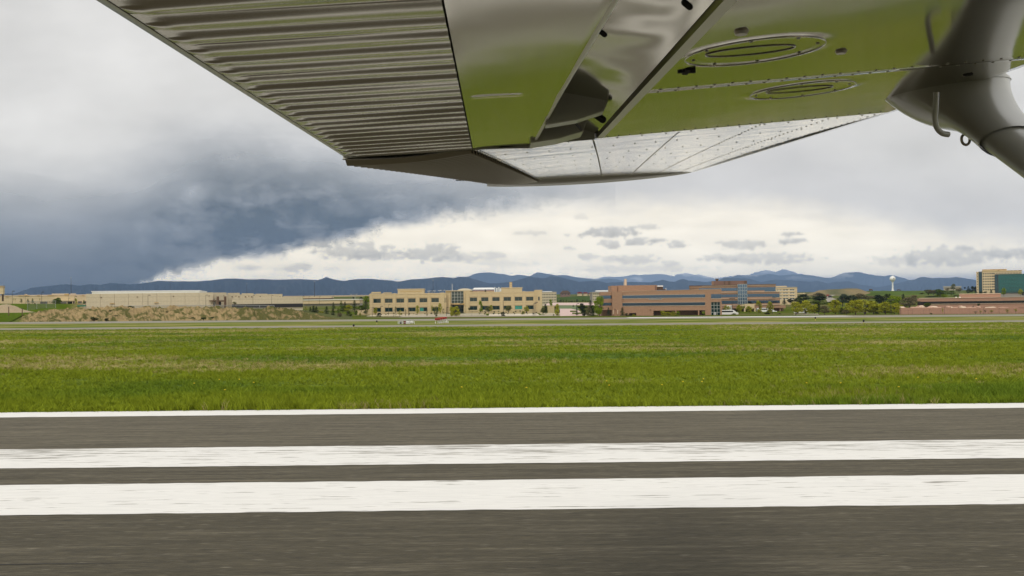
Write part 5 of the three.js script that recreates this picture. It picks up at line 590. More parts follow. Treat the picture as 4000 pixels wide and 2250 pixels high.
{ const f = pat(3, 1180, 312, 436), h = pat(3, 1180, 220, 436).y - f.y, o = thing('antenna_mast', 'thin white antenna on the roof above the glass entrance bay', 'antenna', f); part(o, 'pole', cyl(.12, .07, -1, h, 6), M.white); part(o, 'base', box(-.5, .5, -1, .2, -.5, .5), M.galv); }
// fences
function fence(name, label, c, pts, d, every, hgt, group) {
  const P = pts.map(([x, y]) => pat(c, x, y, d)), o = thing(name, label, 'fence', P[0]); const L = P.map((p) => p.clone().sub(P[0]));
  for (let i = 0; i + 1 < L.length; i++) { const a = L[i], b = L[i + 1], n = Math.max(1, Math.round(a.distanceTo(b) / every)); const g = new THREE.BufferGeometry(), w = a.distanceTo(b); g.setAttribute('position', new THREE.Float32BufferAttribute([a.x, a.y, a.z, b.x, b.y, b.z, b.x, b.y + hgt, b.z, a.x, a.y + hgt, a.z], 3)); g.setAttribute('uv', new THREE.Float32BufferAttribute([0, 0, w, 0, w, hgt, 0, hgt], 2)); g.setIndex([0, 1, 2, 0, 2, 3]); g.computeVertexNormals(); part(o, 'wire_mesh', g, fenceMat); part(o, 'rail', tube([V(a.x, a.y + hgt, a.z), V(b.x, b.y + hgt, b.z)], 0.04, 5, 1), M.galv); for (let k = 0; k <= n; k++) { const q = a.clone().lerp(b, k / n); part(o, 'post', cyl(.05, .05, -.5, hgt + .05, 6).translate(q.x, q.y, q.z), M.galv); } }
  return o;
}
const fenceMat = mat(0.16, 0.165, 0.15, { side: THREE.DoubleSide, transparent: true, opacity: 0.3, roughness: 0.6, metalness: 0.3 });
fence('chain_fence', 'chain link fence with steel posts along the foot of the warehouse', 1, [[1430, 556], [2254, 546], [2576, 546]], 300, 5.5, 1.3); fence('chain_fence', 'chain link fence right of the warehouse entrance toward the annex', 2, [[322, 546], [590, 546], [830, 548], [1195, 549]], 300, 5.5, 1.3); fence('chain_fence', 'low wire fence on the lawn left of the dirt bank', 1, [[345, 557], [700, 553]], 330, 3.2, 3.0);
[[110, 592, 512], [280, 592, 532]].forEach(([x, b, t], i) => { const f = pat(1, x, b, 262), h = pat(1, x, t, 262).y - f.y, o = thing('fence_post', ['tall wooden post on the grass at the far left, left of two', 'shorter wooden post on the grass at the far left, right of two'][i], 'post', f); part(o, 'post', cyl(.12, .1, -.6, h, 7), M.brown); part(o, 'cap', cyl(.14, .1, h, h + .08, 7), M.steel); });
// ---------- water tower ----------
{
  const d = 1650, f = pat(6, 1663, 418, d), c = pat(6, 1655, 209, d), k = .23292 * d / 4000, o = thing('water_tower', 'white water tower with a round tank on a slender stem', 'water tower', f), R = 48 * k, y = c.y - f.y;
  const white = mat(0.82, 0.82, 0.78, { roughness: 0.5 }); part(o, 'tank', new THREE.SphereGeometry(R, 36, 24).scale(1, .94, 1).translate(0, y, 0), white); part(o, 'stem', new THREE.LatheGeometry([[24, 0], [24, 8], [16, 30], [13, 60], [12, 120], [12.5, 150], [22, 168], [34, 176]].map(([r, h]) => new THREE.Vector2(r * k, h * k - .5)), 28), white); part(o, 'base', cyl(25 * k, 24 * k, -4, .6, 28), M.concrete); part(o, 'railing', new THREE.TorusGeometry(5 * k, .12, 5, 18).rotateX(1.571).translate(0, y + R * .94 + .6, 0), M.galv); part(o, 'hatch', cyl(3 * k, 3 * k, y + R * .93, y + R * .94 + .8, 10), M.galv);
  const em = []; for (const [x0, w, h0, h1] of [[0, 13, -12, 2], [0, 9, 0, 10], [0, 5, 8, 16]]) em.push(grid(4, 3, (u, v) => { const xx = (x0 + (u - .5) * 2 * w * (1 - v * .75)) * k + 3 * k, yy = lerp(h0, h1, v) * k, r = R * 1.006; return [xx, y + yy * .94, Math.sqrt(r * r - xx * xx - yy * yy)]; })); part(o, 'emblem', em, mat(0.28, 0.2, 0.09));
}
// ---------- approach lights, cabinets, markers ----------
{
  const unit = (pos, label, group) => { const o = thing('approach_light_unit', label, 'runway light', pos, group); const g = box(-.34, .34, .55, .85, -.5, .5); const p = g.attributes.position; for (let i = 0; i < p.count; i++) if (p.getY(i) > .7 && p.getZ(i) < 0) p.setY(i, p.getY(i) - .12); g.computeVertexNormals(); part(o, 'housing', g, M.red); part(o, 'lens_hood', box(-.32, .32, .58, .8, .5, .58), M.maroon); for (const [x, z] of [[-.26, .3], [.26, .3], [0, -.35]]) part(o, 'leg', [cyl(.035, .035, -.2, .56, 7, x, z), cyl(.08, .08, -.05, .06, 8, x, z)], M.white); return o; };
  const U = [[997, 729, 141, 'left, nearest'], [1028, 720, 148, 'second from the left'], [1060, 712, 156, 'third from the left'], [1087, 704, 165, 'right, farthest']]; const first = unit(pat(3, ...U[0].slice(0, 3)), 'red runway approach light box on white legs, ' + U[0][3]); U.slice(1).forEach(([x, y, d, l]) => copy(first, pat(3, x, y, d), 'red runway approach light box on white legs, ' + l));
  [[968, 727], [1003, 729], [1022, 728], [1040, 727], [1068, 722], [1100, 724], [1116, 718], [1130, 722]].forEach(([x, y], i) => { const f = pat(3, x, y, 148), o = thing('marker_stub', 'short white stub beside the red approach lights', 'marker', f, 'white stubs round the approach lights'); part(o, 'post', cyl(.04, .04, -.3, rr(.3, .55), 7), M.white); part(o, 'cap', cyl(.1, .1, -.05, .05, 8), M.galv); });
  [[518, 552, 690, 730, M.white, 'small white cabinet with dark door, left end of the equipment row'], [572, 598, 688, 726, M.maroon, 'dark red cabinet in the equipment row'], [607, 645, 683, 731, M.white, 'tall white cabinet in the equipment row'], [655, 690, 685, 714, M.white, 'white box on legs, right end of the equipment row']].forEach(([a, b, t, e, m, l], i) => { const o = B('equipment_cabinet', l, 'cabinet', 3, (a + b) / 2, 731, 137), r = o.R(a, t, b, e); part(o, 'housing', rb(r, -.35, .35), m); part(o, 'lid', box(r.x0 - .04, r.x1 + .04, r.y1, r.y1 + .05, -.4, .4), M.galv); part(o, 'door', box(r.x0 + .06, r.x1 - .06, r.y0 + .06, r.y1 - .08, .35, .37), i === 0 ? M.dark : m); if (r.y0 > .05) part(o, 'leg', [r.x0 + .1, r.x1 - .1].map((x) => cyl(.04, .04, -.3, r.y0, 6, x, 0)), M.white); });
  { const o = B('pipe_frame', 'white pipe frame standing round the equipment cabinets', 'frame', 3, 500, 732, 136.5); for (const x of [500, 560, 600, 650, 702]) { const q = o.L(x, 690); part(o, 'post', cyl(.035, .035, -.3, q[1], 6, q[0], 0), M.white); } const a = o.L(500, 712), b = o.L(702, 712); part(o, 'rail', box(a[0], b[0], a[1] - .03, a[1] + .03, -.03, .03), M.galv); }
  [[3, 232, 735, 690, 139, 'left of the equipment cabinets'], [2, 2195, 788, 740, 109.5, 'on the bare patch before the taxiway'], [6, 365, 922, 862, 139, 'on the grass at the right between the pavements'], [6, 1175, 962, 912, 108, 'at the right edge of the taxiway']].forEach(([c, x, b, t, d, l]) => { const f = pat(c, x, b, d), h = pat(c, x, t, d).y - f.y, o = thing('marker_post', 'thin yellow marker post with dark lamp, ' + l, 'marker', f); part(o, 'post', cyl(.04, .04, -.3, h * .85, 7), mat(.5, .4, .12)); part(o, 'lamp', new THREE.SphereGeometry(.11, 10, 8).scale(1, 1.3, 1).translate(0, h * .92, 0), M.dark); });
}
// ---------- vehicles and small things ----------
const wheelG = (x, z, r) => new THREE.CylinderGeometry(r, r, .22, 12).rotateX(1.571).translate(x, r, z);
function vehicle(name, label, cat, c, x, yb, d, len, h, body, kind, turn = 0) {
  const o = thing(name, label, cat, pat(c, x, yb, d)); o.rotation.y = turn; const r = .36, prof = kind === 'van' ? [[-.5, .18], [.5, .18], [.5, .5], [.42, .62], [.33, .98], [-.48, 1], [-.5, .95]] : kind === 'box' ? [[-.5, .25], [.25, .25], [.25, 1], [-.5, 1]] : [[-.5, .2], [.5, .2], [.5, .5], [.3, .58], [.14, .97], [-.3, 1], [-.44, .62], [-.5, .56]];
  part(o, 'body', metric(new THREE.ExtrudeGeometry(new THREE.Shape(prof.map(([a, b]) => new THREE.Vector2(a * len, b * h))), { depth: 1.7, bevelEnabled: true, bevelSize: .06, bevelThickness: .06, bevelSegments: 1 }).translate(0, 0, -.85)), body);
  if (kind === 'box') { part(o, 'cab', [box(len * .27, len * .5, h * .2, h * .72, -.9, .9)], body); part(o, 'window', [box(len * .33, len * .5 + .02, h * .5, h * .66, -.92, .92)], M.black); } else part(o, 'window', [box(len * (kind === 'van' ? -.3 : -.3), len * (kind === 'van' ? .3 : .1), h * .64, h * .88, -.93, .93)], M.black);
  for (const a of [-.32, .33]) for (const z of [-.8, .8]) part(o, 'wheel', wheelG(a * len, z, r), M.dark); return o;
}
vehicle('box_truck', 'white box truck parked in the open bay of the far brick office', 'truck', 5, 1065, 785, 428, 6, 3.1, M.white, 'box', 1.2); vehicle('parked_van', 'white van parked under the far brick office, left of the sedan', 'van', 5, 1636, 785, 428, 5, 2.1, M.white, 'van'); vehicle('parked_car', 'white car parked right of the white van', 'car', 5, 1768, 785, 428, 4.4, 1.5, M.white, 'car'); vehicle('parked_bus', 'long white vehicle parked before the far brick office beside the glass entrance', 'bus', 5, 992, 832, 392, 10, 2.2, M.white, 'van'); vehicle('parked_car', 'pale car at the edge of the wood right of the offices', 'car', 5, 2260, 795, 402, 4.4, 1.6, M.white, 'car'); vehicle('parked_van', 'white van between budding trees at the left of the wood', 'van', 6, 125, 795, 385, 4.8, 2, M.white, 'van');
vehicle('dump_truck', 'brown truck on the skyline between tan hill and water tower', 'truck', 6, 1298, 414, 1600, 5.2, 3.0, M.brown, 'box'); vehicle('loader', 'dark vehicle on the skyline right of the water tower', 'vehicle', 6, 1765, 408, 1650, 6.4, 1.9, M.brown, 'car'); vehicle('moving_car', 'dark car driving down the curving road', 'car', 6, 612, 530, 700, 4.6, 1.6, M.dark, 'car', 1.1); vehicle('moving_car', 'dark car at the top of the curving road', 'car', 6, 575, 512, 760, 4.6, 1.6, M.maroon, 'car', 1.2);
{ const o = B('skip', 'teal green metal skip at the left corner of the warehouse', 'skip', 1, 1027, 520, 335), r = o.R(978, 490, 1080, 520); const g = rb(r, -1.2, .4), p = g.attributes.position; for (let i = 0; i < p.count; i++) if (p.getY(i) < .5) p.setX(i, p.getX(i) * .86); part(o, 'tub', g, M.greenBin); part(o, 'rim', [box(r.x0 - .1, r.x1 + .1, r.y1 - .15, r.y1 + .02, -1.3, .5)], M.greenBin); part(o, 'rib', [-.6, -.2, .2, .6].map((k) => box(r.x1 * k - .08, r.x1 * k + .08, .2, r.y1 - .1, .4, .5)), M.greenBin); }
// curving road, pink car park and its islands, path strips
{
  const ribbon = (name, c, pts, d0, d1, m, lift) => { const n = pts.length - 1; struct(name, grid(1, n * 4, (u, v) => { const t = (1 - v) * n, i = Math.min(n - 1, Math.floor(t)), f = t - i, q = [0, 1, 2].map((k) => lerp(pts[i][k], pts[i + 1][k], f)), p = pat(c, q[u ? 1 : 0], q[2], lerp(d0, d1, t / n)); return [p.x, p.y + lift, p.z]; }), m); };
  ribbon('road', 6, [[570, 600, 610], [545, 720, 565], [545, 660, 540], [552, 625, 520], [570, 640, 505], [600, 680, 495], [630, 712, 486]], 660, 830, mat(.3, .27, .22), 0.3);
  ribbon('car_park', 4, [[380, 830, 850], [375, 760, 800], [372, 690, 745], [372, 560, 715]], 376, 450, M.pinkPave, .1); ribbon('pink_drive', 4, [[80, 980, 660], [210, 975, 616]], 560, 620, M.pinkPave, .2); ribbon('lawn', 4, [[340, 700, 735], [340, 640, 662]], 458, 550, mat(.09, .13, .03), .15);
  for (const [a, b, y] of [[620, 730, 830], [585, 740, 788], [550, 660, 755]]) { const p = pat(4, a, y, 390), q = pat(4, b, y, 390); struct('planted_island', box(p.x, q.x, p.y - .3, p.y + .25, p.z - 1.5, p.z), LM.green); }
  ribbon('path', 6, [[0, 420, 808], [0, 420, 802]], 350, 360, M.kerb, .05); ribbon('path', 5, [[1100, 2600, 828], [1120, 2500, 790]], 380, 410, M.kerb, .05);
}
seed(95); for (let i = 0; i < 18; i++) { const X = rnd() < .6 ? rr(2550, 4000) : rr(200, 2500), d = rr(21.3, 26.5), p = at(X, 1500, d); const x = p.x; const o = thing('dandelion', 'yellow dandelion flower in the grass behind the edge stripe', 'flower', V(x, G(x, d), -d), 'dandelions along the runway edge'); part(o, 'stem', cyl(.004, .003, 0, .2, 5), LM.green); part(o, 'flower_head', new THREE.SphereGeometry(.021, 8, 6).scale(1, .5, 1).translate(0, .205, 0), mat(.75, .52, .01)); }

[[92, 1403, 1388, 40, 46, 'dark weed clump in the turf near the left edge'], [656, 1375, 1362, 30, 52, 'dark weed clump in the turf, right of two in mid field'], [553, 1361, 1350, 26, 57, 'small dark weed clump in the turf, left of two in mid field']].forEach(([x, b, t, w, d, l]) => tree('weed_clump', 'bush', 'green', 0, x, b, t, w, d, l, undefined, 'weed'));
// ---------- the aircraft: wing, flap, aileron, strut, cabin side ----------
{
  const W0 = V(0.35, 2.4, -1.2), air = thing('airplane', 'high wing light aircraft with a polished metal wing and grey strut, seen from its cabin', 'airplane', W0);
  const metal = mat(0.42, 0.395, 0.325, { metalness: 1, roughness: 0.095 }), metalRear = mat(0.42, 0.395, 0.325, { metalness: 1, roughness: 0.17 }), metalOld = mat(0.42, 0.395, 0.325, { metalness: 1, roughness: 0.34 }), metalDull = mat(0.42, 0.395, 0.325, { metalness: 1, roughness: 0.3 }), paintGrey = phys(0.42, 0.42, 0.375, { roughness: 0.35, clearcoat: 0.5, clearcoatRoughness: 0.15 }), rubberShade = mat(0.015, 0.014, 0.013), tipMat = phys(0.42, 0.41, 0.36, { roughness: 0.3, clearcoat: 0.6, clearcoatRoughness: 0.1 });
  const put = (name, g, m, label) => part(air, name, (Array.isArray(g) ? g : [g]).map((q) => q.translate(-W0.x, -W0.y, -W0.z)), m, label);
  const yIn = (x, z) => (2.34086 + 0.079645 * x - 0.0502 * z) / 0.99556, ZK = -2.985, so = 0.082;
  const yOut = (x, z) => { const q = (ZK - z) / 4; return yIn(x, ZK) + so * (ZK - z) + 0.022 * q * (1 - q); };
  const onIn = (X, Y) => { const r = ray(X, Y), t = (2.34086 + 0 - 0.99556 * 2.05) / (0.99556 * r.y - 0.079645 * r.x + 0.0502 * r.z); return r.multiplyScalar(t).add(camera.position); };
  const dent = (x, z, k = 1) => k * (0.00042 * fbm(x * 3.2 + 4, z * 2.4, 2) + 0.00012 * noise(x * 11, z * 9));
  const gauss = (a, s) => Math.exp(-(a * a) / (2 * s * s));
  // inspection covers press the skin down a little round their rims
  const covers = [[0.452, -1.742, 0.118], [0.705, -2.302, 0.116]];
  const coverY = (x, z) => { let y = 0; for (const [cx, cz, r] of covers) { const q = Math.hypot(x - cx, z - cz); y += -0.0011 * gauss(q - r, 0.009) - 0.0006 * ss(r + .01, r - .01, q); } return y; };
  const skin = (x0, x1, z0, z1, nx, nz) => grid(nx, nz, (u, v) => { const x = lerp(x0, x1, u), z = lerp(z0, z1, v); return [x, yIn(x, z) + dent(x, z) + coverY(x, z) - 0.0010 * gauss(z + 2.115, 0.012), z, x, z]; });
  put('wing_skin', skin(0.306, 1.165, -2.112, -0.5, 110, 200), metal); put('wing_skin', skin(0.306, 1.165, ZK + 0.002, -2.1155, 110, 110), metal);
  // outer panel: hinge line to leading edge, tapering
  const OH = [[-0.058, ZK], [0.301, -6.39]], OL = [[1.163, ZK], [1.45, -7.35]];
  const outer = (s, t) => { const x = lerp(lerp(OH[0][0], OH[1][0], s), lerp(OL[0][0], OL[1][0], s), t), z = lerp(lerp(OH[0][1], OH[1][1], s), lerp(OL[0][1], OL[1][1], s), t); return [x, yOut(x, z), z]; };
  put('outer_wing_skin', grid(90, 170, (u, v) => { const p = outer(1 - v, u), x = p[0], z = p[2]; return [x, p[1] + 0.0007 * fbm(x * 1.3 + 3, z * 4.2, 3) * ss(0, .04, 1 - v) + 0.00025 * noise(x * 5, z * 16), z, x, z]; }), metal);
  // leading edge and upper skin of both panels
  const nose = (f, x1, z) => { const p = []; for (let i = 0; i <= 10; i++) { const a = -Math.PI / 2 + Math.PI * i / 10; p.push([x1 + Math.cos(a) * 0.055 * 1.25, f(x1, z) + 0.055 + Math.sin(a) * 0.055, z]); } return p; };
  const lePts = [[yIn, 1.1651, -0.5], [yIn, 1.1651, ZK], [yOut, 1.4521, -7.35]];
  for (let k = 0; k < 2; k++) { const a = k ? nose(yOut, 1.1651, ZK) : nose(...lePts[0]), b = nose(lePts[k + 1][0], lePts[k + 1][1], lePts[k + 1][2]); put('leading_edge', grid(40, 10, (u, v) => { const i = Math.round(v * 10), t = u; return [0, 1, 2].map((q) => lerp(b[i][q], a[i][q], t)); }), metal); }
  const top = (f, xa, xb, z) => Array.from({ length: 13 }, (_, i) => { const t = i / 12, x = lerp(xb, xa, t); return [x, f(x, z) + 0.11 * Math.pow(1 - t, .8) + 0.16 * Math.pow(t, .55) * (1 - t) * 1.6 + .004, z]; });
  { const A = top(yIn, -0.1, 1.165, 1.1), Bq = top(yIn, -0.1, 1.165, ZK), C = top(yOut, 0.30, 1.45, -7.35); for (const [p, q] of [[A, Bq], [Bq, C]]) put('upper_skin', grid(6, 12, (u, v) => { const i = Math.round(v * 12); return [0, 1, 2].map((k) => lerp(p[i][k], q[i][k], u)); }), metalDull); }
  // flap well: recessed skin between the wing skin and the flap lip
  const wellY = (x, z) => yIn(x, z) + 0.012 + 0.075 * Math.pow(clamp((0.306 - x) / 0.3, 0, 1), 0.8);
  put('flap_well', grid(60, 160, (u, v) => { const x = lerp(0.0, 0.3055, u), z = lerp(ZK + .01, -0.5, v); return [x, wellY(x, z) + (0.010 * Math.min(-1.9 - z, 0.3) + 0.0019 * fbm(x * 5 + 9, z * 4.1, 2)) * ss(1, .8, u), z, x, z]; }), metal);
  put('skin_lip', [grid(1, 60, (u, v) => { const z = lerp(ZK + .01, -0.5, v); return [0.3058, yIn(0.3058, z) + (u ? -0.0012 : 0.016), z]; }), grid(1, 60, (u, v) => { const z = lerp(ZK + .01, -0.5, v), x = 0.306 + u * 0.02; return [x, yIn(x, z) - 0.0012, z]; })], metalDull);
  put('well_end_rib', grid(6, 2, (u, v) => { const x = lerp(0.02, 0.30, u); return [x, lerp(yIn(x, ZK) - 0.004, wellY(x, ZK) + .02, v), ZK + 0.012]; }), paintGrey);
  // flap: smooth nose skin with a rolled lip, corrugated rear skin
  const ZF = -2.972, xLip = (z) => lerp(0.15, 0.118, (z + 1) / -1.98), xSeam = -0.056, xTE = -0.432, lam = 0.083;
  const flapY = (x, z) => yIn(x, z) + (x < xSeam ? 0.010 * (xSeam - x) / 0.37 : -0.012 * Math.pow(clamp((x - xSeam) / 0.19, 0, 1), 1.6));
  put('flap', grid(46, 200, (u, v) => { const z = lerp(ZF, -0.5, v), x = lerp(xSeam + .0015, xLip(z), u), twist = (0.002 * ss(0, .15, u) + 0.013 * u) * Math.min(-1.7 - z, 0.3); const ridge = -0.0012 * gauss(z + 1.985, 0.011) * ss(-.045, -.03, x) * ss(.075, .05, x); return [x, flapY(x, z) + dent(x, z, 1.2) + twist + ridge, z, x, z]; }), metal);
  { const zs = [-0.5, -1.2, -1.6, -1.9, -2.1, -2.5, ZF]; const pts = zs.map((z) => V(xLip(z), flapY(xLip(z), z) + .006 + 0.015 * Math.min(-1.7 - z, 0.3), z)); put('flap_lip', tube(pts, 0.0075, 8, 24), metalDull); }
  put('flap_upper_skin', grid(2, 40, (u, v) => { const z = lerp(ZF, -0.5, v), x = lerp(xTE + .02, xLip(z) + .003, u); return [x, flapY(x, z) + [0.012, 0.05, 0.012][Math.round(u * 2)], z]; }), metalDull);
  put('corrugated_flap_skin', grid(44, 900, (u, v) => { const z = lerp(ZF, -0.5, v), x = lerp(xTE + .016, xSeam - .0015, u), t = ss(0.02, .10, u), wv = Math.cos((z / lam) * 6.2832 + 0.6 * noise(z * 3, x * 3)), round = Math.sign(wv) * Math.pow(Math.abs(wv), .75); return [x, flapY(x, z) - (0.0013 + 0.0013 * ss(-1.2, -2.8, z) + 0.0011 * noise(Math.floor(z / lam + .5) * 7.3, x * 1.5)) * t * (wv + 0.2 * round) * (1 + 0.5 * noise(z * 5 + 3, x * 3)) + 0.0014 * t * fbm(x * 2.6 + 7, z * 6, 2) - 0.0022 * ss(.09, .05, u) * ss(0, .03, u) * ss(.2, .9, wv), z, x, z]; }), metalRear);
  put('trailing_edge', grid(3, 60, (u, v) => { const z = lerp(ZF, -0.5, v), a = u * Math.PI; return [xTE + .016 - .016 * Math.sin(a), flapY(xTE, z) + 0.004 - 0.004 * Math.cos(a), z]; }), metalDull);
  put('flap_end_rib', grid(8, 1, (u, v) => { const x = lerp(xTE, xLip(ZF), u); return [x, flapY(x, ZF) - .003 + v * (0.01 + 0.05 * Math.sin(Math.PI * clamp(u, 0, 1))), ZF - .001]; }), paintGrey);
  put('seam', [grid(1, 40, (u, v) => { const z = lerp(ZF, -0.5, v); return [xSeam + (u - .5) * .006, flapY(xSeam, z) + .0035, z]; }), grid(20, 1, (u, v) => { const x = lerp(.306, 1.165, u); return [x, yIn(x, -2.1138) + .002, -2.1138 + (v - .5) * .008]; })], rubberShade);
  // hinge brackets and rollers in the flap well
  const bracket = (z, x0, x1, drop, th) => { const s = new THREE.Shape([[x0, wellY(x0, z) + .01], [x0 + .005, flapY(x0, z) - .004], [lerp(x0, x1, .55), yIn(x0, z) - drop], [x1, yIn(x1, z) - drop * .4 + .006], [x1 + .01, wellY(x1, z)], [lerp(x0, x1, .5), wellY(.1, z) + .01]].map(([x, y]) => new THREE.Vector2(x, y))); return new THREE.ExtrudeGeometry(s, { depth: th, bevelEnabled: true, bevelSize: .003, bevelThickness: .003, bevelSegments: 1 }).translate(0, 0, z - th / 2); };
  put('flap_bracket', bracket(-2.42, 0.125, 0.262, 0.004, 0.05), paintGrey); put('flap_bracket', bracket(-2.86, 0.105, 0.25, 0.002, 0.10), paintGrey);
  const roll = (X, Y, r, l) => { const p = onIn(X, Y); return new THREE.CapsuleGeometry(r, l, 4, 10).rotateZ(1.1).rotateY(0.5).translate(p.x, p.y + .004, p.z); };
  put('roller', roll(2338, 462, .009, .028), rubberShade); put('roller', roll(2354, 140, .004, .008), rubberShade); put('roller', roll(2684, 30, .0045, .01), rubberShade);
  { const a = onIn(2228, 462), b = onIn(2270, 510); put('link_rod', tube([a.clone().setY(a.y + .004), b.clone().setY(b.y + .002)], .0035, 6, 2), rubberShade); }
  // aileron: corrugated, behind the outer panel
  const AT = [[-0.436, ZK + .004], [-0.031, -5.86]], AH = OH;
  put('aileron', grid(24, 900, (u, v) => { const s = 1 - v, xa = lerp(AT[0][0], AT[1][0], s), za = lerp(AT[0][1], AT[1][1], s), xb = lerp(AH[0][0], AH[1][0], s) - .006, zb = lerp(AH[0][1], AH[1][1], s), x = lerp(xa, xb, u), z = lerp(za, zb, u) - .006; return [x, yOut(x, z) - 0.012 * Math.cos((z / 0.076) * 6.2832) * lerp(1, .8, u) - 0.010 * Math.sin(Math.PI * u), z, x, z]; }), metalOld);
  put('aileron_upper_skin', grid(3, 60, (u, v) => { const s = 1 - v, x = lerp(lerp(AT[0][0], AT[1][0], s), lerp(AH[0][0], AH[1][0], s), u), z = lerp(lerp(AT[0][1], AT[1][1], s), lerp(AH[0][1], AH[1][1], s), u) - .006; return [x, yOut(x, z) + .006 + .05 * u, z]; }), metalDull);
  put('aileron_gap', grid(1, 60, (u, v) => { const s = v, x = lerp(OH[0][0], OH[1][0], s) + (u - .6) * .012, z = lerp(OH[0][1], OH[1][1], s); return [x, yOut(x, z) + .003, z]; }), rubberShade);
  { const p = V(AT[1][0] - .005, yOut(AT[1][0], AT[1][1]) + .001, AT[1][1] + .05); put('static_wick', tube([p, p.clone().add(V(-.07, .004, .0)), p.clone().add(V(-.17, .004, .02))], .003, 5, 6), rubberShade); }
  // wing tip
  { const N = 26, ring = [], pos = (t) => { const x = lerp(-0.03, 1.49, t), z = lerp(-5.9, -7.4, Math.pow(t, .8)); return [x, yOut(x, z), z]; }; put('wing_tip', grid(12, N, (u, v) => { const p = pos(1 - v), t = 1 - v, r = Math.pow(Math.sin(Math.PI * clamp(lerp(.16, 1, t), 0, 1)), .5), a = u * 6.2832; return [p[0], p[1] + .012 + Math.sin(a) * .042 * r, p[2] - .07 * r - Math.cos(a) * .075 * r]; }), tipMat); }
  // rows of rivets: too small to pick apart
  { const P = []; const line = (f, n) => { for (let i = 0; i < n; i++) P.push(f((i + .5) / n)); };
    line((t) => { const x = lerp(.33, 1.15, t); return [x, yIn(x, -2.095), -2.095]; }, 22); line((t) => { const x = lerp(.33, 1.15, t); return [x, yIn(x, -2.13), -2.13]; }, 22); line((t) => { const x = lerp(.32, 1.15, t); return [x, yIn(x, ZK + .03), ZK + .03]; }, 26);
    for (const t of [.29, .5, .7, .87, .985]) line((s) => outer(lerp(.005, .97, s), lerp(t, lerp(t, .3 + t * .7, .35), s)), 58); for (const s of [.012, .12, .24, .36, .48, .6, .72, .86]) line((t) => outer(s + .012 * noise(t * 9, s), lerp(.02, .98, t)), 16); line((s) => outer(s, .012), 60);
    for (const [cx, cz, r] of covers) for (let k = 0; k < 8; k++) { const a = k * .785 + .3, x = cx + Math.cos(a) * (r - .014), z = cz + Math.sin(a) * (r - .014); P.push([x, yIn(x, z) - .001, z]); }
    const im = new THREE.InstancedMesh(new THREE.SphereGeometry(.0035, 8, 6).scale(1, .3, 1), metalDull, P.length), m = new THREE.Matrix4(); P.forEach((p, i) => im.setMatrixAt(i, m.makeTranslation(p[0] - W0.x, p[1] - W0.y - .0006, p[2] - W0.z))); im.name = 'rivets'; im.userData.kind = 'stuff'; air.add(im); }
  covers.forEach(([x, z, r]) => { const c = put('inspection_cover', [new THREE.TorusGeometry(r, .0013, 6, 48).rotateX(1.5708), new THREE.TorusGeometry(r * .52, .001, 6, 40).rotateX(1.5708).scale(1.25, 1, .62).translate(-.01, 0, .012)].map((g) => g.rotateZ(.08).rotateX(0.05).translate(x, yIn(x, z) - .0016, z)), metal); });
  // drain valves and small fittings under the tank
  const fit = (X, Y, r, h) => { const p = onIn(X, Y); return new THREE.CylinderGeometry(r, r * .75, h, 14).translate(p.x, p.y - h * .4, p.z); };
  put('drain_valve', fit(2895, 122, .012, .006), metalDull); put('drain_valve', fit(3285, 200, .011, .005), metalDull); { const p = onIn(2682, 276); put('screw_plate', [box(-.016, .016, -.004, .002, -.005, .005), box(-.005, .005, -.0035, .0025, -.02, .02)].map((g) => g.translate(p.x, p.y, p.z)), rubberShade); } put('drain_hole', fit(3780, 290, .012, .003), rubberShade);
  // strut with its flared cuff
  { const A = V(1.142, 2.577, -2.585), E = at(3990, 577, 2.2), dir = E.clone().sub(A).normalize(), chord = V(1, 0, 0).addScaledVector(dir, -dir.x).normalize(), th = V().crossVectors(dir, chord).normalize();
    const section = (c, a, b, n, ca, tb) => Array.from({ length: n + 1 }, (_, i) => { const q = i / n * 6.2832, x = Math.cos(q), y = Math.sin(q), sh = 1 - .25 * x * (x < 0 ? -.4 : .2); return c.clone().addScaledVector(ca, a * x).addScaledVector(tb, b * y * sh); });
    const loft = (rings) => grid(rings[0].length - 1, rings.length - 1, (u, v, i, j) => rings[j][i].toArray());
    const at0 = (s) => A.clone().addScaledVector(dir, s);
    put('strut', loft([0.34, 0.8, 1.4, 2.35].map((s) => section(at0(s), .070, .034, 28, chord, th))), paintGrey);
    const upN = V(.0796, -.9956, -.0502).normalize(), ca2 = V(1, .08, 0).normalize(), tb2 = V().crossVectors(upN, ca2).normalize(); const R = []; for (let i = 0; i <= 18; i++) { const k = i / 18, f = Math.pow(k, 3.2), c = at0(lerp(.40, -.012, k)), a = lerp(.077, .15, Math.pow(k, 2.0)), b = lerp(.038, .18, f); c.x += .022 * Math.sin(Math.PI * Math.min(1, k * 1.15) * .5) ; c.z -= .005 * f; R.push(section(c, a, b, 36, chord.clone().lerp(ca2, f).normalize(), th.clone().lerp(tb2, f).normalize())); }
    put('strut_cuff', loft(R), paintGrey); put('cuff_edge', loft([.402, .398].map((s) => section(at0(s), .0775, .0385, 36, chord, th))), paintGrey);
    const v0 = onIn(3657, 361), d2 = -v0.z - .38; const V2 = [[3657, 361], [3655, 420], [3652, 470], [3660, 500], [3680, 520], [3706, 526]].map(([x, y], i) => at(x, y, d2 + i * .004)); put('vent_tube', tube(V2, .0062, 10, 40), paintGrey);
    const rp = at(3772, 545, 2.37); put('tie_down_ring', new THREE.TorusGeometry(.0125, .0032, 8, 24).rotateY(.35).translate(rp.x, rp.y, rp.z), metalDull);
    const h1 = at(3797, 408, 2.44); put('drain_hole', new THREE.SphereGeometry(.012, 10, 8).scale(1.2, .5, .6).translate(h1.x, h1.y, h1.z), rubberShade); }
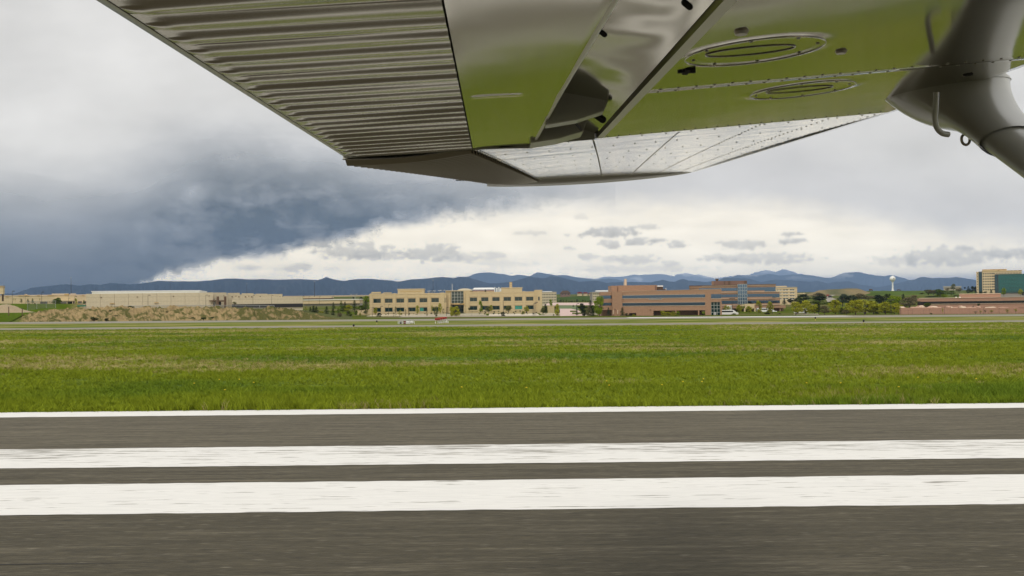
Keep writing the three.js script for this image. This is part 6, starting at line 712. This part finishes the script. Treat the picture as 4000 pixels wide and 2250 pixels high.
  // cabin side and roof, below and behind the window
  const cab = (name, pts, m, x0, x1) => put(name, grid(24, pts.length - 1, (u, v, i, j) => { const x = lerp(x0, x1, u), k = x < -.6 ? 1 - .3 * ss(-.6, -2.4, x) : 1; return [x, pts[j][1], .45 + (pts[j][0] - .45) * k]; }), m);
  cab('fuselage', [[1.12, 1.72], [1.15, 1.2], [1.0, .85], [.45, .72], [-.1, .85], [-.33, 1.2], [-.36, 1.72]], paintGrey, -2.4, 2.0); cab('cabin_roof', [[1.1, 2.52], [.45, 2.6], [-.45, 2.5]], paintGrey, -.9, 1.25);
}
// ---------- storm cloud: the low dark base that hangs over the range to the left ----------
{
  const bottom = curve([[-3200, -30], [0, -30], [430, 5], [540, 60], [640, 122], [760, 140], [860, 160], [1010, 188], [1150, 215], [1290, 240], [1420, 272], [1600, 312], [1900, 345], [2300, 375]]);
  const topC = curve([[400, 430], [900, 490], [1300, 470], [1700, 460], [2100, 430], [2500, 400]]);
  const dens = (X, H) => {
    if (X < -3100 || X > 2520 || H > 880) return 0;
    const n1 = fbm(X * 0.0016 + 3, H * 0.0032 + 1, 5), n2 = fbm(X * 0.006 + 9, H * 0.011, 5, 0.55), b = bottom(X + 40 * n2) + 38 * fbm(X * 0.014, H * 0.022 + 5, 5, 0.58), west = ss(1000, 200, X);
    const edge = ss(b - 24, b + 44 + 30 * ss(900, 1900, X), H), fadeR = ss(2750, 1200, X + 260 * n1), fadeL = ss(-3100, -1600, X), top = topC(X);
    const rain = ss(700, 60, H + 60 * n1 + 12 * n2) * (0.84 + 0.12 * n1), core = ss(top + 190, top - 130, H + 130 * n1 + 60 * n2) * (0.90 + 0.36 * n1 + 0.56 * n2);
    return clamp(edge * fadeR * fadeL * lerp(core, rain, west), 0, 0.97);
  };
  // drawn in plan: kilometres east and west by kilometres out
  const hOf = (D) => 800 * Math.pow(clamp((26000 - D) / 17500, 0, 1.1), 1 / 0.75) - 40, XW = [-26000, 8000], ZW = [3000, 27000];
  const map = tex(1792, 1024, (u, v) => { const x = lerp(...XW, u), z = lerp(...ZW, v), D = Math.hypot(x, z), a = Math.atan2(x, z) - 0.018, X = a < -0.5 ? 2000 - 4000 * (Math.tan(0.5) + (-a - 0.5) * 1.3) : 2000 + 4000 * Math.tan(a), H = hOf(D) / Math.cos(Math.max(a, -0.6)), n = fbm(x * 0.0006 + 30, z * 0.0006, 4); const w = ss(1100, 200, X); return [lerp(0.60, 0.70, w) + 0.12 * n, lerp(0.69, 0.71, w) + 0.12 * n, lerp(0.86, 0.70, w) + 0.08 * n, D > 26500 || D < 7000 ? 0 : dens(X, H)]; });
  map.wrapS = map.wrapT = THREE.ClampToEdgeWrapping;
  const g = grid(200, 60, (u, v) => { const a = lerp(-0.98, 0.12, u), D = lerp(8300, 26000, 1 - v), x = Math.sin(a) * D, z = Math.cos(a) * D; return [x, 2 + hOf(D) / 4000 * D + 130 * fbm(x * 0.0005, z * 0.0005, 4) * ss(26000, 20000, D), -z, (x - XW[0]) / (XW[1] - XW[0]), (z - ZW[0]) / (ZW[1] - ZW[0])]; });
  const m = phys(1, 1, 1, { map, roughness: 1, transparent: true, side: THREE.DoubleSide, specularIntensity: 0 });
  const o = new THREE.Mesh(g, m); o.name = 'storm_cloud'; tag(o, 'dark blue grey storm cloud hanging over the mountains at the left', 'cloud'); scene.add(o);
}
// trees that stand in a numbered row are told apart by their place in it
{
  const words = ['first', 'second', 'third', 'fourth', 'fifth', 'sixth', 'seventh', 'eighth', 'ninth', 'tenth', 'eleventh', 'twelfth', 'thirteenth', 'fourteenth'], rows = new Map(), p = V();
  for (const o of scene.children) if (o.userData.group && o.userData.category === 'tree') rows.set(o.userData.group, [...(rows.get(o.userData.group) ?? []), o]);
  for (const list of rows.values()) if (list.length > 1 && list.length <= words.length) list.map((o) => [p.copy(o.position).project(camera).x, o]).sort((a, b) => a[0] - b[0]).forEach(([, o], i) => { o.userData.label += `, ${words[i]} from left`; });
}
// ---------- finish ----------
scene.traverse((o) => { if (o.isMesh) { o.castShadow = true; o.receiveShadow = true; } });
const renderer = new THREE.WebGLRenderer({ antialias: true });
renderer.setSize(1024, 576);
renderer.shadowMap.enabled = true;
renderer.toneMapping = THREE.LinearToneMapping;
renderer.toneMappingExposure = EXPOSURE;
renderer.render(scene, camera);
